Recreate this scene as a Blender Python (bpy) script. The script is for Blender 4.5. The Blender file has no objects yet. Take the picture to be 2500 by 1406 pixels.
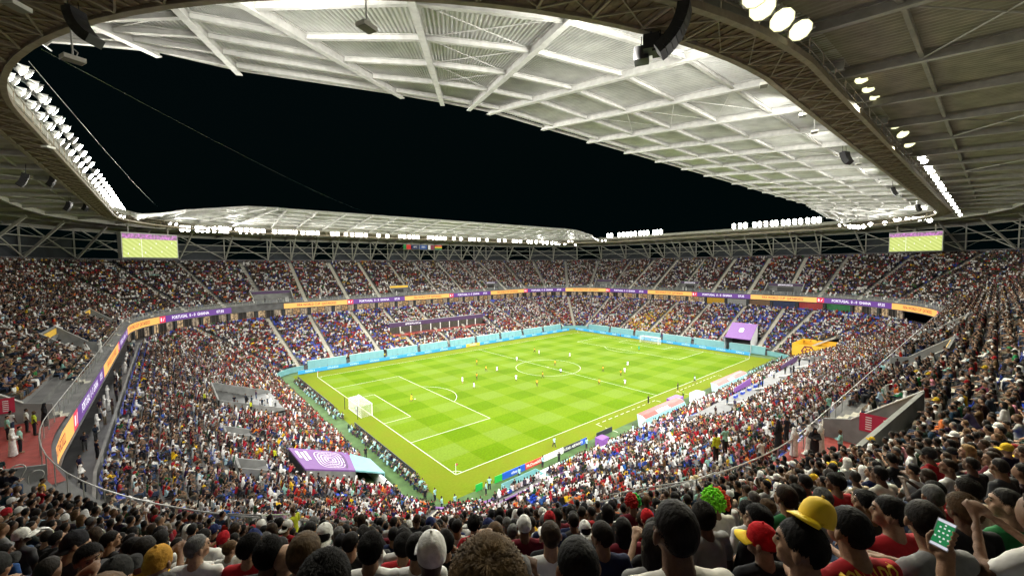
import bpy, bmesh, math, random
import numpy as np
from mathutils import Vector, Matrix
from mathutils.bvhtree import BVHTree
random.seed(7); RNG = np.random.default_rng(11)
scn = bpy.context.scene
COL = scn.collection
# ---------------------------------------------------------------- camera
CAM = np.array([-29.907, -48.011, 29.139]); YAW, PIT, ROL = .869379, -.0548313, -.0104667; FPX = 1002.2
_f = np.array([math.cos(PIT)*math.cos(YAW), math.cos(PIT)*math.sin(YAW), math.sin(PIT)])
_r = np.array([math.sin(YAW), -math.cos(YAW), 0.]); _u = np.cross(_r, _f)
CR = math.cos(ROL)*_r + math.sin(ROL)*_u; CU = -math.sin(ROL)*_r + math.cos(ROL)*_u; CF = _f
cd = bpy.data.cameras.new("camera"); cam = bpy.data.objects.new("camera", cd); COL.objects.link(cam)
M = Matrix.Identity(4)
for i in range(3):
    M[i][0], M[i][1], M[i][2], M[i][3] = CR[i], CU[i], -CF[i], CAM[i]
cam.matrix_world = M
cd.sensor_fit = 'HORIZONTAL'; cd.sensor_width = 36; cd.lens = 36*FPX/2500; cd.clip_start = .05; cd.clip_end = 3000
scn.camera = cam
# ---------------------------------------------------------------- night sky, moonlight, exposure
world = bpy.data.worlds.new("World"); scn.world = world; world.use_nodes = True
wn = world.node_tree; bg = wn.nodes['Background']
sky = wn.nodes.new('ShaderNodeTexSky'); sky.sky_type = 'NISHITA'; sky.sun_disc = False
sky.sun_elevation = math.radians(-4.5); sky.sun_rotation = math.radians(250)
_ad = wn.nodes.new('ShaderNodeMix'); _ad.data_type = 'RGBA'; _ad.blend_type = 'ADD'; _ad.inputs[0].default_value = 1; _ad.inputs[7].default_value = (.008, .044, .048, 1)
wn.links.new(sky.outputs[0], _ad.inputs[6]); wn.links.new(_ad.outputs[2], bg.inputs[0]); bg.inputs[1].default_value = .05   # city glow on a night sky
sl = bpy.data.lights.new("moonlight", 'SUN'); sl.energy = .004; sl.angle = math.radians(.5); sl.color = (1, .95, .88)
so = bpy.data.objects.new("moonlight", sl); COL.objects.link(so); so.rotation_euler = (math.radians(40), 0, math.radians(60)); so.location = (52, 34, 200)
scn.view_settings.view_transform = 'Standard'; scn.view_settings.look = 'None'; scn.view_settings.exposure = 0; scn.view_settings.gamma = 1
scn.view_settings.use_curve_mapping = False
scn.cycles.max_bounces = 5; scn.cycles.diffuse_bounces = 3; scn.cycles.glossy_bounces = 2; scn.cycles.transmission_bounces = 4
scn.cycles.transparent_max_bounces = 12; scn.cycles.use_denoising = True; scn.cycles.sample_clamp_indirect = 6
scn.cycles.caustics_reflective = False; scn.cycles.caustics_refractive = False
# floodlight strengths (the lamps themselves are built further down)
P_LONG, P_END, P_STAND = 6300., 8300., 2300.
P_SPILL = .36

# ---------------------------------------------------------------- pixel -> place
def ray(u, v):
    return ((u-1250)/FPX)*CR - ((v-703)/FPX)*CU + CF
def gz(u, v, z): d = ray(u, v); return CAM + (z-CAM[2])/d[2]*d
def gx(u, v, x): d = ray(u, v); return CAM + (x-CAM[0])/d[0]*d
def gy(u, v, y): d = ray(u, v); return CAM + (y-CAM[1])/d[1]*d
_cx, _cy, _cz = map(float, CAM); _R3, _U3, _F3 = tuple(map(float, CR)), tuple(map(float, CU)), tuple(map(float, CF))
def px(P):
    a, b, c = float(P[0])-_cx, float(P[1])-_cy, float(P[2])-_cz
    w = a*_F3[0]+b*_F3[1]+c*_F3[2]
    if abs(w) < 1e-6: w = 1e-6
    return 1250+FPX*(a*_R3[0]+b*_R3[1]+c*_R3[2])/w, 703-FPX*(a*_U3[0]+b*_U3[1]+c*_U3[2])/w, w

# ---------------------------------------------------------------- objects
def tag(o, label=None, cat=None, group=None, kind=None):
    if label: o['label'] = label
    if cat: o['category'] = cat
    if group: o['group'] = group
    if kind: o['kind'] = kind
    return o
def link(name, me, mat=None, parent=None):
    o = bpy.data.objects.new(name, me); COL.objects.link(o)
    if mat is not None and me is not None and len(me.materials) == 0:
        for m in (mat if isinstance(mat, (list, tuple)) else [mat]): me.materials.append(m)
    if parent is not None: o.parent = parent
    return o
def empty(name, loc=(0, 0, 0), rz=0):
    o = bpy.data.objects.new(name, None); COL.objects.link(o); o.location = loc; o.rotation_euler = (0, 0, rz); o.empty_display_size = .1
    return o
def cptree(o, parent=None):
    c = o.copy(); COL.objects.link(c); c.parent = parent
    for ch in o.children: cptree(ch, c)
    return c

class MB:
    def __init__(s): s.v = []; s.f = []; s.m = []; s.mi = 0; s.sm = False
    def add(s, vs, fs):
        b = len(s.v); s.v += [tuple(map(float, p)) for p in vs]; s.f += [tuple(b+i for i in f) for f in fs]; s.m += [s.mi]*len(fs)
    def box(s, a, b):
        x0, y0, z0 = a; x1, y1, z1 = b
        s.add([(x0,y0,z0),(x1,y0,z0),(x1,y1,z0),(x0,y1,z0),(x0,y0,z1),(x1,y0,z1),(x1,y1,z1),(x0,y1,z1)],
              [(0,3,2,1),(4,5,6,7),(0,1,5,4),(1,2,6,5),(2,3,7,6),(3,0,4,7)])
    def beam(s, p, q, w, h, up=(0,0,1)):
        p = np.array(p, float); q = np.array(q, float); d = q-p; L = np.linalg.norm(d)
        if L < 1e-6: return
        d /= L; up = np.array(up, float)
        if abs(d@up) > .98: up = np.array((1., 0, 0))
        r = np.cross(d, up); r /= np.linalg.norm(r); u = np.cross(r, d)
        c = [(-w/2,-h/2),(w/2,-h/2),(w/2,h/2),(-w/2,h/2)]
        s.add([p+a*r+b*u for a, b in c]+[q+a*r+b*u for a, b in c], [(0,1,2,3),(7,6,5,4),(0,4,5,1),(1,5,6,2),(2,6,7,3),(3,7,4,0)])
    def ibeam(s, p, q, w, h, t=.06):
        p = np.array(p, float); q = np.array(q, float); up = np.array((0, 0, h/2-t/2))
        s.beam(p+up, q+up, w, t); s.beam(p-up, q-up, w, t); s.beam(p, q, t, h-2*t-.004)
    def tube(s, pts, r, n=6, r2=None):
        pts = [np.array(p, float) for p in pts]; rings = []; N = len(pts)
        for i, p in enumerate(pts):
            d = pts[min(i+1, N-1)]-pts[max(i-1, 0)]; d /= np.linalg.norm(d)+1e-9
            a = np.array((0,0,1.)) if abs(d[2]) < .9 else np.array((1.,0,0)); x = np.cross(d, a); x /= np.linalg.norm(x); y = np.cross(d, x)
            rr = r if r2 is None else r+(r2-r)*i/(N-1)
            rings.append([p+rr*(math.cos(t)*x+math.sin(t)*y) for t in np.arange(n)*2*math.pi/n])
        vs = [v for R in rings for v in R]; fs = []
        for i in range(N-1):
            for j in range(n): a, b = i*n+j, i*n+(j+1)%n; fs.append((a, b, b+n, a+n))
        fs += [tuple(range(n))[::-1], tuple((N-1)*n+j for j in range(n))]
        s.add(vs, fs)
    def quad(s, a, b, c, d): s.add([a, b, c, d], [(0, 1, 2, 3)])
    def prism(s, poly, off):
        n = len(poly); off = np.array(off, float); a = [np.array(p, float) for p in poly]; b = [p+off for p in a]
        s.add(a+b, [tuple(range(n))[::-1], tuple(range(n, 2*n))]+[(i, (i+1) % n, n+(i+1) % n, n+i) for i in range(n)])
    def mesh(s, name):
        me = bpy.data.meshes.new(name); me.from_pydata(s.v, [], s.f)
        if any(s.m): me.polygons.foreach_set('material_index', s.m)
        if s.sm: me.polygons.foreach_set('use_smooth', [True]*len(s.f))
        me.update(); return me
    def build(s, name, mat, parent=None): return link(name, s.mesh(name), mat, parent)

# ---------------------------------------------------------------- materials
MATS = {}
def mat(name, col, rough=.6, metal=0, emit=None, es=1, noise=0, nscale=8, bump=0, bscale=60, spec=.5, trans=0, alpha=1):
    if name in MATS: return MATS[name]
    m = bpy.data.materials.new(name); m.use_nodes = True; nt = m.node_tree; b = nt.nodes['Principled BSDF']
    b.inputs['Base Color'].default_value = (*col, 1); b.inputs['Roughness'].default_value = rough; b.inputs['Metallic'].default_value = metal
    b.inputs['Specular IOR Level'].default_value = spec; b.inputs['Transmission Weight'].default_value = trans; b.inputs['Alpha'].default_value = alpha
    if emit: b.inputs['Emission Color'].default_value = (*emit, 1); b.inputs['Emission Strength'].default_value = es
    if noise or bump:
        tc = nt.nodes.new('ShaderNodeTexCoord'); n = nt.nodes.new('ShaderNodeTexNoise'); n.inputs['Scale'].default_value = nscale; n.inputs['Detail'].default_value = 6
        nt.links.new(tc.outputs['Object'], n.inputs['Vector'])
        if noise:
            mx = nt.nodes.new('ShaderNodeMix'); mx.data_type = 'RGBA'; mx.blend_type = 'MULTIPLY'; mx.inputs[0].default_value = 1
            rm = nt.nodes.new('ShaderNodeMapRange'); rm.inputs[1].default_value = .3; rm.inputs[2].default_value = .7; rm.inputs[3].default_value = 1-noise; rm.inputs[4].default_value = 1+noise*.4
            nt.links.new(n.outputs[0], rm.inputs[0]); mx.inputs[6].default_value = (*col, 1); nt.links.new(rm.outputs[0], mx.inputs[7]); nt.links.new(mx.outputs[2], b.inputs['Base Color'])
        if bump:
            n2 = nt.nodes.new('ShaderNodeTexNoise'); n2.inputs['Scale'].default_value = bscale; n2.inputs['Detail'].default_value = 4; nt.links.new(tc.outputs['Object'], n2.inputs['Vector'])
            bp = nt.nodes.new('ShaderNodeBump'); bp.inputs['Strength'].default_value = bump; bp.inputs['Distance'].default_value = .02
            nt.links.new(n2.outputs[0], bp.inputs['Height']); nt.links.new(bp.outputs[0], b.inputs['Normal'])
    MATS[name] = m; return m
def amat(name, attr, rough=.8, bump=0, bscale=40, spec=.25, stretch=None, vary=.25, vscale=9):
    """colour read from the figure it is worn by (instance or object property)"""
    m = bpy.data.materials.new(name); m.use_nodes = True; nt = m.node_tree; b = nt.nodes['Principled BSDF']
    a = nt.nodes.new('ShaderNodeAttribute'); a.attribute_type = 'INSTANCER'; a.attribute_name = attr
    tc = nt.nodes.new('ShaderNodeTexCoord'); n = nt.nodes.new('ShaderNodeTexNoise'); n.inputs['Scale'].default_value = vscale; nt.links.new(tc.outputs['Object'], n.inputs['Vector'])
    rm = nt.nodes.new('ShaderNodeMapRange'); rm.inputs[1].default_value = .3; rm.inputs[2].default_value = .7; rm.inputs[3].default_value = 1-vary; rm.inputs[4].default_value = 1+vary*.3
    mx = nt.nodes.new('ShaderNodeMix'); mx.data_type = 'RGBA'; mx.blend_type = 'MULTIPLY'; mx.inputs[0].default_value = 1
    nt.links.new(n.outputs[0], rm.inputs[0]); nt.links.new(a.outputs['Color'], mx.inputs[6]); nt.links.new(rm.outputs[0], mx.inputs[7]); nt.links.new(mx.outputs[2], b.inputs['Base Color'])
    b.inputs['Roughness'].default_value = rough; b.inputs['Specular IOR Level'].default_value = spec
    if bump:
        n2 = nt.nodes.new('ShaderNodeTexNoise'); n2.inputs['Scale'].default_value = bscale; n2.inputs['Detail'].default_value = 3
        if stretch:
            mp = nt.nodes.new('ShaderNodeMapping'); mp.inputs['Scale'].default_value = stretch; nt.links.new(tc.outputs['Object'], mp.inputs['Vector']); nt.links.new(mp.outputs[0], n2.inputs['Vector'])
        else: nt.links.new(tc.outputs['Object'], n2.inputs['Vector'])
        bp = nt.nodes.new('ShaderNodeBump'); bp.inputs['Strength'].default_value = bump; bp.inputs['Distance'].default_value = .02
        nt.links.new(n2.outputs[0], bp.inputs['Height']); nt.links.new(bp.outputs[0], b.inputs['Normal'])
    MATS[name] = m; return m
CONC = mat('concrete', (.15, .15, .147), .85, noise=.35, nscale=.7, bump=.3, bscale=9)
CONCD = mat('dark_concrete', (.13, .13, .135), .85, noise=.35, nscale=.6)
STEP = mat('stair_concrete', (.50, .48, .40), .8, noise=.3, nscale=2)
STEEL = mat('white_steel', (.60, .60, .565), .5, noise=.2, nscale=2)
SOFF = mat('soffit_sheet', (.66, .67, .635), .5, metal=.1, noise=.26, nscale=.6)
SOFFD = mat('outer_roof_sheet', (.42, .405, .31), .6, noise=.3, nscale=.8)
TRUSS = mat('truss_steel', (.42, .41, .36), .55, noise=.2, nscale=2)
BROWN = mat('catwalk_deck', (.22, .165, .10), .8, noise=.4, nscale=3)
BROWNS = mat('catwalk_steel', (.33, .28, .20), .6, noise=.25, nscale=3)
BLACK = mat('black_plastic', (.012, .012, .013), .5, noise=.3, nscale=5)
DARK = mat('dark_wall', (.028, .034, .042), .8, noise=.4, nscale=.5)
TURQ = mat('turquoise_panel', (.17, .40, .42), .55, noise=.12, nscale=.7)
PURP = mat('purple_banner', (.17, .06, .27), .6, noise=.15, nscale=2)
PURPD = mat('dark_purple_banner', (.055, .02, .085), .6, noise=.2, nscale=2)
WHITE = mat('white_paint', (.8, .8, .8), .5, noise=.08, nscale=3)
GREYW = mat('grey_wall', (.19, .195, .19), .8, noise=.35, nscale=.9, bump=.2, bscale=6)
RAIL = mat('galvanised_rail', (.42, .42, .40), .35, metal=.6, noise=.15, nscale=8)
REDC = mat('red_floor', (.32, .05, .04), .8, noise=.3, nscale=2)
REDS = mat('red_sign', (.45, .02, .06), .6, noise=.08, nscale=4)
YELB = mat('yellow_panel', (.85, .50, .03), .55, noise=.1, nscale=1)
GLASS = mat('barrier_glass', (.85, .92, .9), .03, spec=.5, alpha=.10)
SEATB = mat('blue_seat', (.012, .05, .42), .35, noise=.12, nscale=4)
LENS = mat('lit_lens', (1, 1, 1), .3, emit=(1, .98, .90), es=30)
LENSY = mat('lit_warm_lens', (1, 1, 1), .3, emit=(1, .97, .55), es=1.7)

SIDE = {0: 'on the bench side', 1: 'by the yellow camera box', 2: 'behind the far goal', 3: 'at the far corner flag', 4: 'on the far touchline side', 5: 'by the flags-side screen', 6: 'behind the nearer goal', 7: 'above the photographer'}
# ---------------------------------------------------------------- bowl rings
CX, CY = 52.5, 34.
def half(o):
    t = min(max((o-8)/29, 0), 1); return 53.5-1.5*t, 36+t
def rp(seg, f, o):
    """seg 0 near side,1 corner,2 far end,3 corner,4 far side,5 corner,6 near end,7 corner by the camera; f 0..1"""
    hx, hy = half(o)
    if seg == 0: return CX-hx+2*hx*f, CY-hy-o, 0, -1
    if seg == 2: return CX+hx+o, CY-hy+2*hy*f, 1, 0
    if seg == 4: return CX+hx-2*hx*f, CY+hy+o, 0, 1
    if seg == 6: return CX-hx-o, CY+hy-2*hy*f, -1, 0
    cx = CX+(hx if seg in (1, 3) else -hx); cy = CY+(hy if seg in (3, 5) else -hy)
    a = math.radians({1: -90, 3: 0, 5: 90, 7: 180}[seg]+90*f); n = (math.cos(a), math.sin(a))
    return cx+o*n[0], cy+o*n[1], n[0], n[1]
def seglen(seg, o):
    hx, hy = half(o)
    return 2*hx if seg in (0, 4) else 2*hy if seg in (2, 6) else o*math.pi/2
def ringlist(o, step=3., segs=range(8)):
    out = []
    for s in segs:
        n = max(2, int(round(seglen(s, max(o, 20))/step)))
        out += [(s, i/n) for i in range(n)]
    return out
def strip(mb, prof, stations, closed=True):
    """sweep profile [(offset,z)...] along stations"""
    n = len(prof); vs = []
    for s, f in stations:
        for o, z in prof:
            x, y, _, _ = rp(s, f, o); vs.append((x, y, z))
    N = len(stations); fs = []
    for i in range(N if closed else N-1):
        j = (i+1) % N
        for k in range(n-1): fs.append((i*n+k, j*n+k, j*n+k+1, i*n+k+1))
    mb.add(vs, fs)
RST = ringlist(37, 4.)
LOW = [(8.6+.86*i, 1.3+.37*i) for i in range(31)]
UPP = [(37.3+.85*k, 17.3+.515*k) for k in range(27)]
def cam_off(x, y):
    hx, hy = 52., 37.; qx, qy = abs(x-CX)-hx, abs(y-CY)-hy
    return math.hypot(max(qx, 0), max(qy, 0))+min(max(qx, qy), 0)
def tier(u, v, lift, lo=.4, hi=90):
    """first point of the view ray through pixel (u,v) that lies `lift` above the upper terrace"""
    d = ray(u, v)
    for t in np.arange(lo, hi, .02):
        p = CAM+t*d; o = cam_off(p[0], p[1])
        if o < 37: return None
        if p[2] <= 17.3+.606*(o-37.3)+lift: return p
    return None

# vomitories cut into the upper terrace: (from, to) as points on the front edge
class Path:
    def __init__(s, o, z=0):
        st = []
        for seg in (4, 3, 2, 1, 0, 7, 6, 5):
            n = 40 if seg % 2 == 0 else 48
            st += [(seg, 1-i/n) for i in range(n)]
        P = [rp(a, b, o) for a, b in st]; P.append(P[0]); s.P = np.array(P)
        d = np.hypot(*np.diff(s.P[:, :2], axis=0).T); s.L = np.r_[0, np.cumsum(d)]; s.tot = s.L[-1]
        s.s0 = np.interp(-6., s.P[:40, 0], s.L[:40])
    def at(s, t):
        q = (t+s.s0) % s.tot; x, y, nx, ny = (np.interp(q, s.L, s.P[:, i]) for i in range(4)); h = math.hypot(nx, ny)
        return x, y, nx/h, ny/h
    def where(s, x, y):
        i = int(np.argmin((s.P[:-1, 0]-x)**2+(s.P[:-1, 1]-y)**2)); best = (1e9, 0)
        for j in (i-1, i):
            A = s.P[j % (len(s.P)-1)]; B = s.P[j % (len(s.P)-1)+1]; d = B[:2]-A[:2]; L = d@d
            t = min(max(((x-A[0])*d[0]+(y-A[1])*d[1])/(L+1e-9), 0), 1); q = A[:2]+t*d; e = (q[0]-x)**2+(q[1]-y)**2
            if e < best[0]: best = (e, s.L[j % (len(s.P)-1)]+t*math.sqrt(L))
        return (best[1]-s.s0) % s.tot
PV = Path(38.)
_v = [((-37.5, .4), (-34.6, -14.6), 'l'), ((-7.5, -41), (4., -41), 'r'), ((-37.5, 36), (-37.5, 27), ''), ((-37.5, 70), (-37.5, 61), ''), ((22, -41), (31, -41), ''), ((49, -41), (58, -41), ''),
      ((-8., 109), (4., 109), 'f'), ((88, 109), (97, 109), 'f'), ((142.5, 88), (142.5, 79), 'f'), ((142.5, 44), (142.5, 35), 'f'), ((142.5, 9), (142.5, -3), 'f'), ((40, 109), (49, 109), '')]
def _iv(p, q):
    a, b = sorted((PV.where(*p), PV.where(*q)))
    return (a, b) if b-a < PV.tot/2 else (b-PV.tot, a)
VOMS = [_iv(p, q)+(t,) for p, q, t in _v]
_SST = {}; _acc = 0.
for _s in (4, 3, 2, 1, 0, 7, 6, 5): _SST[_s] = _acc; _acc += seglen(_s, 38.)
def s_of(seg, f): return (_SST[seg]+(1-f)*seglen(seg, 38.)-PV.s0) % PV.tot
def vom_at(s, pad=0.):
    for a, b, t in VOMS:
        if a-pad < s < b+pad or a-pad < s-PV.tot < b+pad: return (a, b, t)
    return None
VROWS = 6
def in_vom(x, y, pad=0.):
    return vom_at(PV.where(x, y), pad)

def side_of(x, y):
    q = cam_off(x, y); e, f = abs(x-CX) > 52, abs(y-CY) > 37
    if e and f: return {(0, 0): 7, (1, 0): 1, (1, 1): 3, (0, 1): 5}[(int(x > CX), int(y > CY))]
    return (2 if x > CX else 6) if e else (4 if y > CY else 0)
# ---------------------------------------------------------------- lettering
_TX = {}
def text2d(s, size=1., bold=.0, sx=1.):
    k = (s, size, bold, sx)
    if k in _TX: return _TX[k]
    c = bpy.data.curves.new('txt', 'FONT'); c.body = s; c.size = size; c.align_x = 'CENTER'; c.align_y = 'CENTER'; c.resolution_u = 2; c.offset = bold
    o = bpy.data.objects.new('txt', c); COL.objects.link(o)
    me = o.evaluated_get(bpy.context.evaluated_depsgraph_get()).to_mesh()
    vs = [(v.co.x*sx, v.co.y) for v in me.vertices]; fs = [tuple(p.vertices) for p in me.polygons]
    bpy.data.objects.remove(o); bpy.data.curves.remove(c)
    _TX[k] = (vs, fs); return vs, fs
def lettering(s, size, fn, m, parent, name='lettering', bold=.01, sx=1., width=None):
    vs, fs = text2d(s, size, bold, sx)
    if width and vs:
        w = max(v[0] for v in vs)-min(v[0] for v in vs); vs = [(v[0]*width/w, v[1]) for v in vs]
    mb = MB(); mb.add([fn(x, y) for x, y in vs], fs); o = mb.build(name, m, parent); o['kind'] = 'stuff'; return o
def planefn(c, right, up, off=(0, 0, 0)):
    c = np.array(c, float)+np.array(off, float); right = np.array(right, float); up = np.array(up, float)
    return lambda x, y: c+x*right+y*up

# ---------------------------------------------------------------- ground and pitch
mb = MB(); mb.add([(-1500,-1500,-.3),(1500,-1500,-.3),(1500,1500,-.3),(-1500,1500,-.3)], [(0,1,2,3)])
tag(mb.build('ground', mat('night_ground', (.05, .05, .05), .9, noise=.3, nscale=.05)), 'dark ground around the stadium', kind='structure')
mb = MB(); mb.add([(-14,-16,-.004),(119,-16,-.004),(119,84,-.004),(-14,84,-.004)], [(0,1,2,3)])
TURF = mat('artificial_turf', (.055, .115, .03), .9, noise=.35, nscale=.6, bump=.4, bscale=30)
tag(mb.build('turf_surround', TURF), 'dark green artificial turf around the pitch', kind='structure')
def pitch_material():
    m = bpy.data.materials.new('mown_grass'); m.use_nodes = True; nt = m.node_tree; N = nt.nodes; L = nt.links; b = N['Principled BSDF']
    tc = N.new('ShaderNodeTexCoord'); sp = N.new('ShaderNodeSeparateXYZ'); L.new(tc.outputs['Object'], sp.inputs[0])
    wob = N.new('ShaderNodeTexNoise'); wob.inputs['Scale'].default_value = .9; L.new(tc.outputs['Object'], wob.inputs['Vector'])
    def math_(op, a, v=None, c=None):
        n = N.new('ShaderNodeMath'); n.operation = op
        for i, q in enumerate((a, v, c)):
            if q is None: continue
            if isinstance(q, (int, float)): n.inputs[i].default_value = q
            else: L.new(q, n.inputs[i])
        return n.outputs[0]
    def band(ch, w, sh):
        x = math_('ADD', sp.outputs[ch], math_('MULTIPLY', math_('SUBTRACT', wob.outputs[0], .5), .22))
        s = math_('SINE', math_('MULTIPLY', math_('ADD', x, sh), math.pi/w))
        n = N.new('ShaderNodeMapRange'); n.inputs[1].default_value = -.05; n.inputs[2].default_value = .05; L.new(s, n.inputs[0]); return n.outputs[0]
    dx = band('X', 5.5, -5.5); dy = band('Y', 68/15, 0)
    ins = math_('MULTIPLY', math_('MULTIPLY', math_('GREATER_THAN', sp.outputs['X'], 0.), math_('LESS_THAN', sp.outputs['X'], 105.)),
                math_('MULTIPLY', math_('GREATER_THAN', sp.outputs['Y'], 0.), math_('LESS_THAN', sp.outputs['Y'], 68.)))
    fac = math_('MULTIPLY', math_('ADD', math_('MULTIPLY', dx, .5), math_('MULTIPLY', dy, .5)), ins)
    fac = math_('ADD', fac, math_('MULTIPLY', math_('SUBTRACT', 1., ins), .45))
    r = N.new('ShaderNodeValToRGB'); L.new(fac, r.inputs[0])
    r.color_ramp.elements[0].color = (.114, .178, .017, 1); r.color_ramp.elements[1].color = (.074, .140, .0002, 1)
    e = r.color_ramp.elements.new(.5); e.color = (.098, .162, .005, 1)
    n1 = N.new('ShaderNodeTexNoise'); n1.inputs['Scale'].default_value = .12; n1.inputs['Detail'].default_value = 5; L.new(tc.outputs['Object'], n1.inputs['Vector'])
    n2 = N.new('ShaderNodeTexNoise'); n2.inputs['Scale'].default_value = 3.; n2.inputs['Detail'].default_value = 8; L.new(tc.outputs['Object'], n2.inputs['Vector'])
    k = math_('MULTIPLY', math_('MULTIPLY_ADD', n1.outputs[0], .35, .83), math_('MULTIPLY_ADD', n2.outputs[0], .7, .65))
    mx = N.new('ShaderNodeMix'); mx.data_type = 'RGBA'; mx.blend_type = 'MULTIPLY'; mx.inputs[0].default_value = 1; L.new(r.outputs[0], mx.inputs[6]); L.new(k, mx.inputs[7])
    # worn, yellower grass behind the lines
    dry = N.new('ShaderNodeMix'); dry.data_type = 'RGBA'; n3 = N.new('ShaderNodeTexNoise'); n3.inputs['Scale'].default_value = .35; n3.inputs['Detail'].default_value = 6; L.new(tc.outputs['Object'], n3.inputs['Vector'])
    dfac = math_('MULTIPLY', math_('SUBTRACT', 1., ins), math_('MULTIPLY', n3.outputs[0], .9)); L.new(dfac, dry.inputs[0]); L.new(mx.outputs[2], dry.inputs[6]); dry.inputs[7].default_value = (.135, .135, .012, 1)
    L.new(dry.outputs[2], b.inputs['Base Color']); b.inputs['Roughness'].default_value = .85; b.inputs['Specular IOR Level'].default_value = .03
    n4 = N.new('ShaderNodeTexNoise'); n4.inputs['Scale'].default_value = 22.; L.new(tc.outputs['Object'], n4.inputs['Vector'])
    bp = N.new('ShaderNodeBump'); bp.inputs['Strength'].default_value = .5; bp.inputs['Distance'].default_value = .03; L.new(n4.outputs[0], bp.inputs['Height']); L.new(bp.outputs[0], b.inputs['Normal'])
    return m
mb = MB(); g = 24
xs = np.linspace(-4.9, 109.2, g); ys = np.linspace(-5.2, 73.6, g)
mb.add([(x, y, 0) for y in ys for x in xs], [(j*g+i, j*g+i+1, (j+1)*g+i+1, (j+1)*g+i) for j in range(g-1) for i in range(g-1)])
pitch = tag(mb.build('pitch', pitch_material()), 'floodlit grass pitch mown in a checked pattern', kind='structure')
LINE = mat('line_paint', (.52, .56, .45), .8, noise=.15, nscale=5)
def pline(a, b, w=.105, z=.006, parent=None):
    mb = MB(); a = np.array((*a, z)); b = np.array((*b, z)); d = (b-a)/np.linalg.norm(b-a); n = np.array((-d[1], d[0], 0))*w/2
    mb.quad(a-n, b-n, b+n, a+n); return mb.build('painted_line', LINE, parent or pitch)
def parc(c, r, a0, a1, w=.105, n=48, z=.0095):
    mb = MB(); T = np.linspace(math.radians(a0), math.radians(a1), n)
    vs = [(c[0]+(r+s*w/2)*math.cos(t), c[1]+(r+s*w/2)*math.sin(t), z) for t in T for s in (-1, 1)]
    mb.add(vs, [(2*i, 2*i+1, 2*i+3, 2*i+2) for i in range(n-1)]); return mb.build('painted_line', LINE, pitch)
for a, b in [((0,0),(105,0)),((0,68),(105,68))]: pline(a, b)
for a, b in [((0,.07),(0,67.93)),((105,.07),(105,67.93)),((52.5,.07),(52.5,67.93))]: pline(a, b)
for sx in (0, 1):
    X = lambda x: x if not sx else 105-x
    for d, y0, y1 in ((16.5, 13.84, 54.16), (5.5, 24.84, 43.16)):
        pline((X(d), y0), (X(d), y1)); pline((X(.07), y0), (X(d-.07), y0), z=.0075); pline((X(.07), y1), (X(d-.07), y1), z=.0075)
    a = math.degrees(math.acos(5.5/9.15))
    if not sx: parc((11, 34), 9.15, -a, a)
    else: parc((94, 34), 9.15, 180-a, 180+a)
    parc((X(11), 34), .12, 0, 360, .2, 12)
parc((52.5, 34), 9.15, 0, 360, n=72); parc((52.5, 34), .12, 0, 360, .2, 12)
for cx, cy, a in ((0,0,0),(105,0,90),(105,68,180),(0,68,270)): parc((cx, cy), 1., a, a+90, n=12)
# technical areas: dashed boxes in front of the benches
for x0, x1 in ((29.0, 49.0), (58.0, 79.0)):
    x = x0
    while x < x1: pline((x, -1.6), (min(x+1.1, x1), -1.6), .12); x += 1.9
    for xx in (x0, x1):
        y = -1.9
        while y > -6.4: pline((xx+.1, y), (xx+.1, max(y-1., -6.6)), .12); y -= 1.7

# ---------------------------------------------------------------- terraces
def terrace(rows, first, last):
    pr = [first]
    for i, (o, z) in enumerate(rows):
        pr += [(o-.36, z), (o+.49, z)]
    pr += last; return pr
FLATS = [(-24.6, -15.6, 27.5, 40.5), (-19.8, -8.5, .4, 9.6), (111, 121.5, 2., 12.), (108.5, 119.5, -20., -10.), (33., 93., -22.6, -16.6), (29.5, 70.5, 86.2, 91.6), (-25.2, -22.4, 11, 14.), (-25.2, -22.4, -.5, 2.5)]
def in_flat(x, y): return any(a < x < b and c < y < d for a, b, c, d in FLATS)
mb = MB(); lp = terrace(LOW, (8.24, -.3), [(35.2, 12.5)]); LST = ringlist(37, 1.1)
for i in range(len(LST)):
    s0, s1 = LST[i], LST[(i+1) % len(LST)]
    A = [(*rp(*s0, o)[:2], z) for o, z in lp]; B = [(*rp(*s1, o)[:2], z) for o, z in lp]
    for k in range(len(lp)-1):
        c = [(A[k][j]+B[k][j]+A[k+1][j]+B[k+1][j])/4 for j in (0, 1)]
        if in_flat(*c): continue
        mb.quad(A[k], B[k], B[k+1], A[k+1])
mbw = MB(); strip(mbw, [(35.2, 12.5), (39.0, 12.5)], RST)
lower = tag(mb.build('lower_terrace', CONC), 'stepped concrete lower terrace around the pitch', kind='structure')
mbw.build('walkway', CONCD, lower)
mb = MB(); pr_ = terrace(UPP, (36.94, 16.8), [(59.9, 31.0), (61.6, 31.0)])
us = sorted(set([round(q, 3) for q in np.arange(0, PV.tot, 2.5)]+[round(q % PV.tot, 3) for a_, b_, _ in VOMS for q in (a_, b_)]))
US = [PV.at(q) for q in us]
def off_pt(q, o, z):
    x, y, nx, ny = q; return (x+nx*(o-38), y+ny*(o-38), z)
for i, q in enumerate(us):
    q2 = us[(i+1) % len(us)]; mid = q+.5*((q2-q) % PV.tot); cut = vom_at(mid % PV.tot) is not None
    A, B = US[i], US[(i+1) % len(US)]
    for k in range(len(pr_)-1):
        if cut and k < 2*VROWS+0: continue
        mb.quad(off_pt(A, *pr_[k]), off_pt(B, *pr_[k]), off_pt(B, *pr_[k+1]), off_pt(A, *pr_[k+1]))
mb2 = MB(); strip(mb2, [(61.6, 30.2), (37.6, 15.6), (37.2, 15.2)], RST)
upper = tag(mb.build('upper_terrace', CONC), 'steep stepped concrete upper terrace', kind='structure')
mb2.build('terrace_underside', CONCD, upper)
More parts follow.
